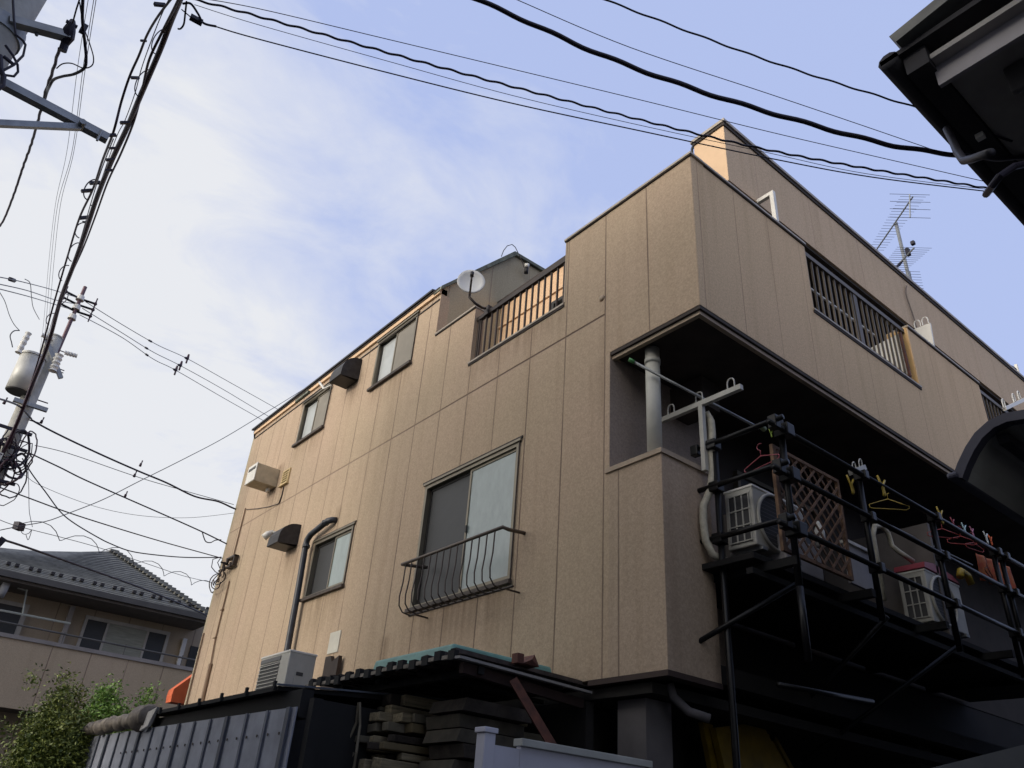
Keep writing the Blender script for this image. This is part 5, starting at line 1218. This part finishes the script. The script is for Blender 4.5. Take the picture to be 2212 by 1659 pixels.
W([(420, 10), (553, 52), (830, 130), (1106, 206), (1380, 270), (1659, 330), (1870, 375), (2141, 410)], ('z', 6.1), ('z', 6.0), 0.0022, 'finest wire just under the twisted cable', group=G1)
W([(465, 57), (553, 83), (830, 155), (1106, 223), (1380, 282), (1659, 341), (1880, 382), (2145, 415)], ('z', 6.1), ('z', 6.0), 0.0045, 'lowest straight cable crossing in front of the roof peak', group=G1)
sj = thing('cable_joint', 'black drop cable loop with terminal box near the top of the thick bundle', 'cable joint', tuple(at(440, 40, 'z', 6.1)))
m = MB(); m.tube(smooth_pts([at(x, y, 'z', 6.1) for x, y in ((395, 8), (412, 8), (428, 30), (440, 50), (467, 57))]), 0.008, 6); m.tube(smooth_pts([at(x, y, 'z', 6.1) for x, y in ((403, 3), (400, 30), (397, 52), (390, 62), (384, 62))]), 0.006, 6); m.build('loop', M_cable, sj)
q0, q1 = at(411, 36, 'z', 6.1), at(437, 50, 'z', 6.1)
MB().bar(q0, q1, 0.035, 0.03).build('terminal_box', M_cable, sj)
MB().tube([at(392, 20, 'z', 6.1), q0], 0.004, 5).build('strain_wire', M_cable, sj)
# bundle from the near pole down to the far pole; it rises slowly towards the far one
def by(y): return ('y', y)
def W2(pts, r, label, m_=None, wave=None, name='overhead_cable', group=None):
    """pts: (px, py, y) sightings with known distance"""
    P = smooth_pts([at(a, b, 'y', c) for a, b, c in pts], 8)
    if isinstance(r, tuple): r = [r[0] + (r[1] - r[0]) * i / (len(P) - 1) for i in range(len(P))]
    if wave:
        amp, wl_ = wave; Q = []; s = 0
        for i, p in enumerate(P):
            if i: s += (p - P[i - 1]).length
            Q.append(p + Vector((amp * math.sin(6.283 * s / wl_), 0, amp * math.cos(6.283 * s / wl_))))
        P = Q
    o = MB().tube(P, r, 6).build(name, m_ or M_cable, smooth=True, loc=P[0])
    return tag(o, label, 'cable', group)
GB = 'telecom cables running along the street to the far pole'
W2([(402, -30, 3.8), (372, 40, 4.3), (345, 110, 4.7), (300, 215, 5.4), (275, 275, 6.0), (240, 350, 6.8), (210, 425, 7.8), (185, 500, 8.8), (160, 570, 9.9), (130, 650, 11.2), (105, 740, 12.4), (70, 830, 13.5), (30, 930, 14.4), (-10, 1010, 14.9)], (0.017, 0.031), 'thickest violet-black bundle running along the street to the far pole', M_cablep, group=GB)
W2([(398, -30, 3.8), (378, 15, 4.1), (350, 70, 4.5), (322, 130, 4.8), (308, 190, 5.2), (290, 260, 5.8), (262, 330, 6.5), (232, 395, 7.4), (205, 470, 8.4), (178, 540, 9.5), (150, 600, 10.5)], 0.009, 'thin cable lashed along the right side of the thickest bundle', M_cablep, group=GB)
W2([(392, -30, 3.8), (345, 30, 4.3), (318, 75, 4.7), (300, 120, 5.0), (280, 165, 5.3), (262, 220, 5.55), (245, 285, 5.7), (222, 345, 6.6), (200, 410, 7.6), (172, 470, 8.6), (150, 540, 9.8), (115, 660, 11.5), (88, 760, 12.8), (60, 850, 13.8), (20, 970, 14.7)], (0.0075, 0.013), 'cable hooked on the end of the near steel arm, left of the thickest bundle', M_cablep, group=GB)
W2([(380, -30, 3.9), (352, 25, 4.3), (326, 90, 4.8), (305, 150, 5.2), (292, 200, 5.5), (270, 260, 6.0), (250, 300, 6.4), (215, 400, 7.6), (190, 470, 8.6), (160, 560, 10.0), (120, 670, 11.6), (90, 770, 12.9), (58, 880, 14.0)], 0.0035, 'fine wire between the hooked cable and the thickest bundle', M_cable, group=GB)
W2([(245, 300, 5.7), (218, 370, 6.5), (196, 440, 7.5), (170, 530, 9.0), (145, 600, 10.2), (118, 690, 11.6), (85, 790, 13.0), (45, 900, 14.2)], 0.0045, 'lower left cable of the bundle below the steel arm', M_cable, group=GB)
# loops of slack lashed along the bundle
random.seed(9)
loops = thing('slack_loops', 'row of thin slack loops and clamps hanging along the left side of the bundle', 'cable loop', tuple(at(200, 500, 'y', 9)))
m = MB()
for (x, y, yy, rx, ry) in ((335, 90, 5.0, 16, 30), (300, 240 - 60, 5.3, 17, 32), (185, 410, 7.8, 14, 24), (172, 350 + 110, 8.6, 13, 20), (165, 498, 9.2, 14, 18), (150, 545, 9.8, 13, 22), (128, 590, 10.6, 12, 18), (118, 640, 11.4, 12, 18), (98, 690, 12.2, 10, 14)):
    sg = -1 if (int(y) % 3 == 1) else 1
    pts = [at(x + 14 + 0.42 * ry * math.cos(t) - sg * 0.9 * rx * 1.2 * math.sin(t), y - 0.9 * ry * math.cos(t) - sg * 0.4 * rx * math.sin(t), 'y', yy) for t in [k * math.pi / 9 for k in range(10)]]
    MB().tube(smooth_pts(pts, 4), 0.0045 if yy < 7 else 0.007, 5).build('loop', M_cable, loops)
for (x, y, yy, s) in ((345, 10, 4.3, 0.03), (310, 88, 4.9, 0.018), (292, 168, 5.45, 0.026), (270, 285 - 20, 5.7, 0.03), (240, 292, 5.7, 0.03), (243, 320, 6.0, 0.022), (238, 345, 6.3, 0.028), (235, 368, 6.6, 0.025), (187, 412, 7.6, 0.04), (205, 395, 7.5, 0.04), (183, 470, 8.6, 0.045)):
    p = at(x, y, 'y', yy); MB().bar(p + Vector((-s, 0, -s * 0.8)), p + Vector((s, 0, s * 0.8)), s * 0.8, s * 0.7).build('clamp', M_cable, loops)
# cable left of the bundle with terminator on the near pole arm
W2([(178, -20, 4.9), (165, 20, 5.1), (157, 50, 5.25)], 0.006, 'short cable rising from the insulator on the near pole arm out of the frame', M_cable)
W2([(128, 105, 5.5), (115, 150, 5.9), (98, 200, 6.4), (85, 250, 6.9), (68, 310, 7.7), (50, 360, 8.4), (30, 420, 9.3), (8, 475, 10.3), (-10, 500, 11)], 0.012, 'violet wrapped cable descending left from the near pole insulator', M_cablep, wave=(0.003, 0.25))
W2([(180, -20, 4.9), (178, 40, 5.1), (183, 90, 5.3), (186, 125, 5.4), (182, 147, 5.5), (160, 160, 5.65), (135, 165, 5.8), (116, 172, 5.95), (107, 186, 6.1), (101, 200, 6.4), (95, 222, 6.6)], 0.012, 'fat black cable bending left below the near pole arm', M_cable)
W2([(172, 5, 5.0), (180, 55, 5.2), (194, 95, 5.3), (202, 125, 5.4), (198, 142, 5.45), (180, 147, 5.5), (155, 137, 5.6), (135, 138, 5.65), (122, 148, 5.7)], 0.005, 'thin loop of wire round the fat cable near the top left', M_cable)
IN = thing('strain_insulator', 'dark ribbed insulator at the end of the near pole arm', 'insulator', tuple(at(148, 75, 'y', 5.35)))
pts = [at(157, 45, 'y', 5.3), at(155, 52, 'y', 5.3), at(150, 65, 'y', 5.33), at(146, 80, 'y', 5.36), at(140, 95, 'y', 5.4), at(135, 110, 'y', 5.42)]
MB().tube(pts, [0.02, 0.03, 0.045, 0.05, 0.03, 0.03], 10).build('body', M_cable, IN)
MB().tube([pts[1] + Vector((-0.04, 0, 0)), pts[1] + Vector((0.04, 0, 0))], 0.014, 8).build('pin', M_cable, IN)
q = at(179, 57, 'y', 5.2); MB().box(q.x - 0.01, q.x + 0.03, q.y, q.y + 0.03, q.z - 0.05, q.z + 0.04).build('clip', M_cable, IN)
GT = 'three thin wires dropping steeply at the upper left'
for k, (xa0, xb0, lb) in enumerate(((192, 106, 'left'), (204, 111, 'middle'), (209, 117, 'right'))):
    W2([(xa0, -10, 5.0), (xa0 - 25, 150, 6.3), (xa0 - 48 - k, 330, 8.4), (xb0 + 14, 440, 10.2), (xb0, 560, 12.6), (xb0 - 12, 700, 14.6), (xb0 - 20, 760, 15)], 0.0028 if k else 0.0024, lb + 'most of the three thin wires dropping steeply at the upper left' if k != 1 else 'middle one of the three thin wires dropping steeply at the upper left', M_line, group=GT)
# high-voltage lines from the far pole
G2 = 'three power lines from the far pole over the tan roof'
for k, (pts, lb) in enumerate(((((185, 652), (262, 700), (340, 745), (405, 775), (500, 828), (600, 884), (760, 975)), 'upper'), (((178, 666), (262, 718), (330, 760), (390, 790), (480, 840), (590, 905), (760, 1000)), 'middle'), (((172, 680), (262, 728), (330, 775), (380, 800), (480, 858), (575, 912), (760, 1018)), 'lowest'))):
    P = WP = W(list(pts), ('y', PY), ('y', 24.0), 0.007, lb + ' one of the three power lines from the far pole to the tan roof', M_line, 'power_line', G2, cat='power line')
    HV = globals().setdefault('HVL', []); HV.append(P)
for k, ((x, y), lb) in enumerate((((405, 775), 'topmost'), ((390, 788), 'middle'), ((380, 800), 'lowest'))):
    rr_ = ray(x, y); PL = HVL[k]; j_ = max(range(2, len(PL) - 2), key=lambda i: (PL[i] - EYE).normalized().dot(rr_)); q = PL[j_].copy()
    s1_, s2_, s3_, s4_ = PL[j_ - 1].lerp(q, 0.35), PL[j_ - 1].lerp(q, 0.75), PL[j_ - 10], PL[j_ - 10].lerp(PL[j_ - 9], 0.6)
    t = thing('line_insulator', lb + ' small insulator cross hanging on the power lines in mid sky', 'insulator', tuple(q), 'insulators on the power lines')
    MB().tube([q + Vector((0, 0, -0.12)), q + Vector((0, 0, -0.03)), q, q + Vector((0, 0, 0.12))], [0.02, 0.02, 0.035, 0.02], 8).build('pin', M_cablep, t)
    MB().tube([s1_, s2_], [0.014, 0.032], 8).build('sleeve', M_cable, t); MB().tube([s3_, s4_], 0.022, 8).build('sleeve', M_cable, t)
G3 = 'three power lines arriving at the far pole from the left'
for k, (pts, lb) in enumerate(((((-10, 597), (40, 607), (110, 625), (167, 643)), 'upper'), (((-10, 612), (60, 628), (120, 648), (160, 656)), 'middle'), (((-10, 622), (60, 640), (110, 655), (152, 668)), 'lowest'))):
    W(list(pts), ('y', 9.5), ('y', PY), 0.007, lb + ' one of the three lines reaching the far pole from the left', M_line, 'power_line', G3, cat='power line')
W([(22, 603), (30, 606)], ('y', 10.3), ('y', 10.5), 0.03, 'short black sleeve on the upper line left of the far pole', M_cable)
W2([(-5, 625, 12), (10, 650, 13), (20, 680, 14), (30, 700, 14.5), (42, 714, 14.8)], 0.006, 'slack jumper curving down left to the transformer arm', M_line)
W2([(54, 603, 11), (65, 612, 11.6), (68, 640, 12.6), (72, 665, 13.6), (85, 690, 14.8)], 0.006, 'slack jumper dropping between power line and bundle', M_line)
W2([(42, 714, 14.8), (30, 715, 14.7), (22, 725, 14.7), (25, 740, 14.7), (27, 750, 14.7)], 0.010, 'curved jumper above the left transformer bushing', M_line)
# low wires between far pole, left edge and the tan wall
G4 = 'service wires from the far pole to the tan wall'
YL = XA
def Wb(pts, r, label, A=('y', PY), E=('y', 14.9), m_=None, **k): return W(pts, A, E, r, label, m_ or M_line, group=G4, **k)
Wb([(68, 907), (100, 925), (150, 950), (225, 985), (300, 1018), (360, 1043), (420, 1072), (470, 1083), (500, 1096), (510, 1100)], 0.016, 'thick service cable from the far pole to the upper left edge of the tan wall', m_=M_cable)
Wb([(75, 962), (150, 980), (290, 1028), (370, 1052), (505, 1090)], 0.006, 'thin wire under the thick service cable')
Wb([(62, 978), (130, 1010), (180, 1035), (270, 1075), (350, 1110), (435, 1148), (490, 1175)], 0.012, 'second service cable with a slack loop, reaching the tan wall lower', m_=M_cable)
W2([(437, 1149, 14.9), (440, 1160, 14.9), (445, 1170, 14.9), (455, 1172, 14.9), (465, 1167, 14.9), (478, 1166, 14.9)], 0.010, 'small slack loop under the second service cable near the wall', M_cable, group=G4)
Wb([(48, 990), (70, 1025), (100, 1065), (130, 1105), (160, 1130), (210, 1160), (240, 1175), (280, 1190), (330, 1198), (400, 1204), (478, 1204)], 0.010, 'sagging cable dropping from the tangle then running to the wall bracket', m_=M_cable)
Wb([(-8, 1050), (60, 1075), (150, 1108), (250, 1140), (350, 1170), (440, 1195), (480, 1206)], 0.009, 'cable from the left edge straight to the wall bracket', A=('y', 12.0), m_=M_cable)
Wb([(12, 1013), (50, 1025), (80, 1045), (150, 1075), (220, 1098), (290, 1112), (360, 1118), (430, 1117), (530, 1105)], 0.004, 'very thin wire sagging to the pole bracket on the wall')
Wb([(-8, 1147), (40, 1137), (100, 1126), (150, 1108), (225, 1078), (300, 1040), (400, 990), (480, 948), (560, 900), (660, 838), (770, 765)], 0.007, 'straight wire rising from the far left up across the tan roof edge', A=('y', 13.0), E=('y', 17.5))
P = Wb([(-8, 1120), (36, 1136), (130, 1160), (220, 1185), (330, 1222), (400, 1245), (475, 1262)], 0.005, 'messenger wire of the spiral cable at the lower left', A=('y', 13.0), E=('y', 17.0))
Wb([(62, 1130), (110, 1148), (180, 1170), (260, 1195), (340, 1228), (475, 1274)], 0.006, 'cable wound in a long spiral below the messenger wire', A=('y', 13.4), E=('y', 17.0), wave=(0.09, 0.95))
Wb([(-8, 1163), (20, 1170), (80, 1190), (200, 1232), (300, 1268), (380, 1300), (460, 1335)], 0.016, 'thick dark cable crossing the tiled roof at the lower left', A=('y', 12.5), E=('y', 18.0), m_=M_cable)
Wb([(60, 1000), (62, 1050), (63, 1100), (66, 1120), (70, 1138)], 0.005, 'thin upright wire dropping from the tangle to the spiral cable', A=('y', 14.7), E=('y', 14.0))
jb2 = thing('cable_joint', 'small black junction with drooping wire ends on the lower left wires', 'cable joint', tuple(at(40, 1137, 'y', 14)))
MB().bar(at(34, 1134, 'y', 13.6), at(48, 1140, 'y', 13.7), 0.09, 0.11).build('junction_box', M_cable, jb2)
m = MB(); m.tube(smooth_pts([at(x, y, 'y', 13.7) for x, y in ((50, 1140), (46, 1148), (52, 1154), (62, 1152), (68, 1145), (64, 1160), (60, 1166), (56, 1155))]), 0.005, 5); m.build('wire_end', M_cable, jb2)
jb3 = thing('cable_joint', 'black cable joint at the very left edge above the tiled roof', 'cable joint', tuple(at(5, 1168, 'y', 12.6)))
MB().bar(at(-4, 1166, 'y', 12.6), at(8, 1174, 'y', 12.6), 0.09, 0.10).build('joint', M_cable, jb3)
for k, ((x, y), lb) in enumerate((((303, 1005), 'on the thick service cable'), ((290, 1028), 'on the thin wire under the thick cable'), ((270, 1072), 'on the second service cable'), ((89, 912), 'beside the far pole on the thick service cable'), ((9, 870), 'left of the far pole tangle'))):
    q = at(x, y, 'y', PY if x > 20 else 14.0)
    t = MB(); t.tube([q + Vector((0, 0, -0.02)), q + Vector((0.005, 0, 0.035)), q + Vector((0.01, 0, 0.04)), q + Vector((0.012, 0, 0.10))], [0.024, 0.022, 0.010, 0.012], 8)
    tag(t.build('cable_spacer', M_cablep, smooth=True, loc=q), 'small dark peg ' + lb, 'cable fitting', 'small pegs on the service cables')
Wb([(-8, 860), (20, 868), (45, 880), (68, 905)], 0.016, 'thick cable reaching the far pole tangle from the left', A=('y', 12.5), E=('y', PY), m_=M_cable)
# wall bracket with cable ends at the left edge of the tan wall
WBK = thing('wall_bracket', 'dark bracket with insulators and looping cable ends on the left edge of the tan wall', 'bracket', (XA, 14.3, 5.7))
m = MB(); c = Vector((XA - 0.06, 14.25, 5.72))
m.box(XA - 0.10, XA - 0.02, 13.95, 14.35, 5.83, 5.86); m.box(XA - 0.10, XA - 0.02, 13.95, 13.98, 5.66, 5.86); m.box(XA - 0.10, XA - 0.02, 13.98, 14.3, 5.66, 5.69)
m.tube([(XA - 0.02, 14.25, 5.72), (XA - 0.2, 14.3, 5.76)], 0.018, 6)
m.build('frame', M_rail, WBK)
m = MB()
for (dy, dz) in ((0.05, 0.05), (0.2, 0.02), (0.12, -0.08), (-0.15, -0.06)):
    q = Vector((XA - 0.10, 14.2 + dy, 5.74 + dz)); m.tube([q + Vector((0, 0, -0.04)), q + Vector((0, 0, 0.04))], [0.025, 0.035], 8)
m.build('insulator', M_rail, WBK)
m = MB()
for k in range(6):
    ph = k * 0.9; c = Vector((XA - 0.12, 14.35 + 0.12 * (k % 3), 5.60 - 0.03 * k)); m.tube([c + Vector((0.03 * math.sin(t * 2), (0.08 + 0.03 * k) * math.cos(t + ph), (0.10 + 0.015 * k) * math.sin(t + ph))) for t in [i * 0.4 for i in range(12)]], 0.010, 5)
m.build('cable_loop', M_rail, WBK)
m = MB(); m.tube([at(x, y, 'y', 14.95) for x, y in ((478, 1203), (460, 1208), (457, 1225), (465, 1235), (475, 1240), (482, 1232))], 0.009, 5); m.tube([at(x, y, 'y', 14.95) for x, y in ((478, 1203), (470, 1215), (478, 1235), (490, 1245), (500, 1240))], 0.009, 5); m.build('drop_loop', M_cable, WBK)
# roof edge gadgets on the slanted roof
rg = MB(); a, b = at(640, 868, 'x', XA - 0.12), at(668, 846, 'x', XA - 0.12); rg.bar(a, b, 0.05, 0.05)
tag(rg.build('roof_catch', M_verd), 'small weathered catch on the roof edge above the leftmost top window', 'bracket')
rg = thing('gutter_spout', 'small white spout with arm on the roof edge between top windows', 'pipe', tuple(at(700, 830, 'x', XA - 0.1)))
MB().tube([at(690, 826, 'x', XA - 0.13), at(700, 840, 'x', XA - 0.1)], 0.022, 8).build('spout', M_porc, rg); MB().tube([at(700, 840, 'x', XA - 0.1), at(715, 832, 'x', XA - 0.05)], 0.016, 8).build('arm', M_porc, rg)
tag(MB().prism([at(548, 945, 'y', 14.86), at(548, 932, 'y', 14.86), at(556, 930, 'y', 14.86), at(556, 938, 'y', 14.86)], (0.2, 0.15, 0)).build('gutter_end', M_roof), 'dark gutter end at the far left tip of the slanted roof', 'gutter')
# ================================================================== TV antennas on the roof
YT = 4.9
mb_, mt_ = at(1966, 612, 'y', YT), at(1934, 480, 'y', YT)
TA = thing('tv_antenna', 'rooftop antenna mast with long yagi aerials above the right-hand roofline', 'antenna', (mt_.x, YT, 8.9))
mx_ = mt_.x + 0.02
MB().tube([(mx_, YT, 8.9), (mx_, YT, mt_.z)], 0.035, 10).build('mast', M_galv, TA, smooth=True)
def yagi(a, b, n, w0, w1, name='yagi', m_=None, axis=None):
    a, b = Vector(a), Vector(b); y = MB(); y.tube([a, b], 0.016, 6)
    boom = y.build(name, m_ or M_galv, TA)
    d = (b - a).normalized(); s_ = axis or d.cross(Vector((0, 0, 1))).normalized()
    e = MB()
    for i in range(n):
        t = i / (n - 1); w = w0 + (w1 - w0) * t; p = a.lerp(b, t); e.tube([p - s_ * w, p + s_ * w], 0.0045, 4)
    e.build('elements', M_line, boom)
    return boom
zt_ = mt_.z - 0.05
A1, A2 = at(1893, 540, 'z', zt_), at(1972, 425, 'z', zt_)
c0 = Vector((mx_, YT, zt_))
# keep both ends of the long boom on a line through the mast top
d1, d2 = (A1 - c0), (A2 - c0)
yagi(A1, A2, 20, 0.16, 0.24, axis=Vector((0.75, -0.66, 0)))
B1, B2 = at(1968, 418, 'z', zt_ + 0.02), at(1975, 462, 'z', zt_ - 0.6)
m = MB(); m.tube([at(1965, 420, 'z', zt_ + 0.12), at(1966, 470, 'z', zt_ - 0.5)], 0.014, 6); rb = m.build('reflector', M_galv, TA)
m = MB()
for (x, y) in ((1965, 420), (1966, 436), (1966, 452), (1966, 470)):
    p = at(x, y, 'z', zt_ + 0.12 - (y - 420) * 0.0125); m.tube([p - Vector((0.75, -0.66, 0)) * 0.38, p + Vector((0.75, -0.66, 0)) * 0.38], 0.006, 4)
m.build('elements', M_line, rb)
z2 = at(1950, 560, 'y', YT).z
yagi(at(1907, 606, 'z', z2 - 0.3), at(1975, 535, 'z', z2 - 0.1), 18, 0.22, 0.32, axis=Vector((0.75, -0.66, 0)))
yagi((mx_ + 0.06, YT, z2 - 1.1), (mx_ + 0.10, YT, z2 - 0.2), 14, 0.2, 0.2, axis=Vector((0.75, -0.66, 0)))
q = at(1945, 575, 'y', YT)
for k in range(4): MB().tube([q + Vector((-0.05 - k * 0.06, 0, -0.02 - 0.05 * k)), q + Vector((0.02 - k * 0.06, -0.05, 0.10 - 0.05 * k))], 0.016, 6).build('feed_cable', M_cable, TA)
q = at(1960, 545, 'y', YT); MB().box(q.x - 0.05, q.x + 0.05, q.y - 0.05, q.y + 0.03, q.z - 0.09, q.z + 0.09).build('feed_box', M_cable, TA, bevel=0.02); q = at(1971, 526, 'y', YT); MB().box(q.x - 0.04, q.x + 0.04, q.y - 0.05, q.y + 0.03, q.z - 0.04, q.z + 0.05).build('feed_box', M_cable, TA, bevel=0.015)
# antenna lead down the fascia
tag(MB().tube(smooth_pts([at(x, y, 'y', 3.875) for x, y in ((1958, 618), (1957, 635), (1965, 660), (1975, 690), (1985, 730), (1991, 768))]), 0.010, 6).build('antenna_lead', mat('grey_lead', (0.15, 0.12, 0.10), 0.6)), 'thin grey aerial lead running down the fascia below the antennas', 'cable')
ra = thing('roof_bracket', 'small pale fitting on the roof edge at the far right', 'bracket', tuple(at(2200, 805, 'y', 4.0)))
q = at(2200, 808, 'y', 4.0); MB().tube([q + Vector((0, 0, -0.15)), q + Vector((0, 0, 0.2))], 0.03, 8).build('stem', M_porc, ra); MB().box(q.x - 0.12, q.x + 0.12, q.y - 0.03, q.y + 0.03, q.z - 0.05, q.z + 0.0).build('clamp', M_cable, ra)
m = MB(); m.tube(smooth_pts([at(x, y, 'y', 4.0) for x, y in ((2172, 788), (2185, 790), (2195, 797), (2200, 806))]), 0.008, 5); m.build('lead', M_cable, ra)
# ================================================================== unseen street building behind the camera, added to shade the lower facade
SB = thing('unseen_shade_building', 'plain grey unseen building across the street, added to shade the tan facade', 'building', (-8, 4, 0))
MB().prism([(-12, -9, 0), (-12, 10.0, 0), (-12, 10.0, 10.2), (-12, -9, 10.35)], (7.4, 0, 0)).build('wall', mat('street_render', (0.20, 0.19, 0.18), 0.9), SB)
MB().box(-12, -4.7, 10.1, 23, 0, 3.2).build('lower_wing', MATS['street_render'], SB)
MB().box(-12.2, -4.5, 10.05, 23.2, 3.201, 3.3).build('roof', M_roof, SB)
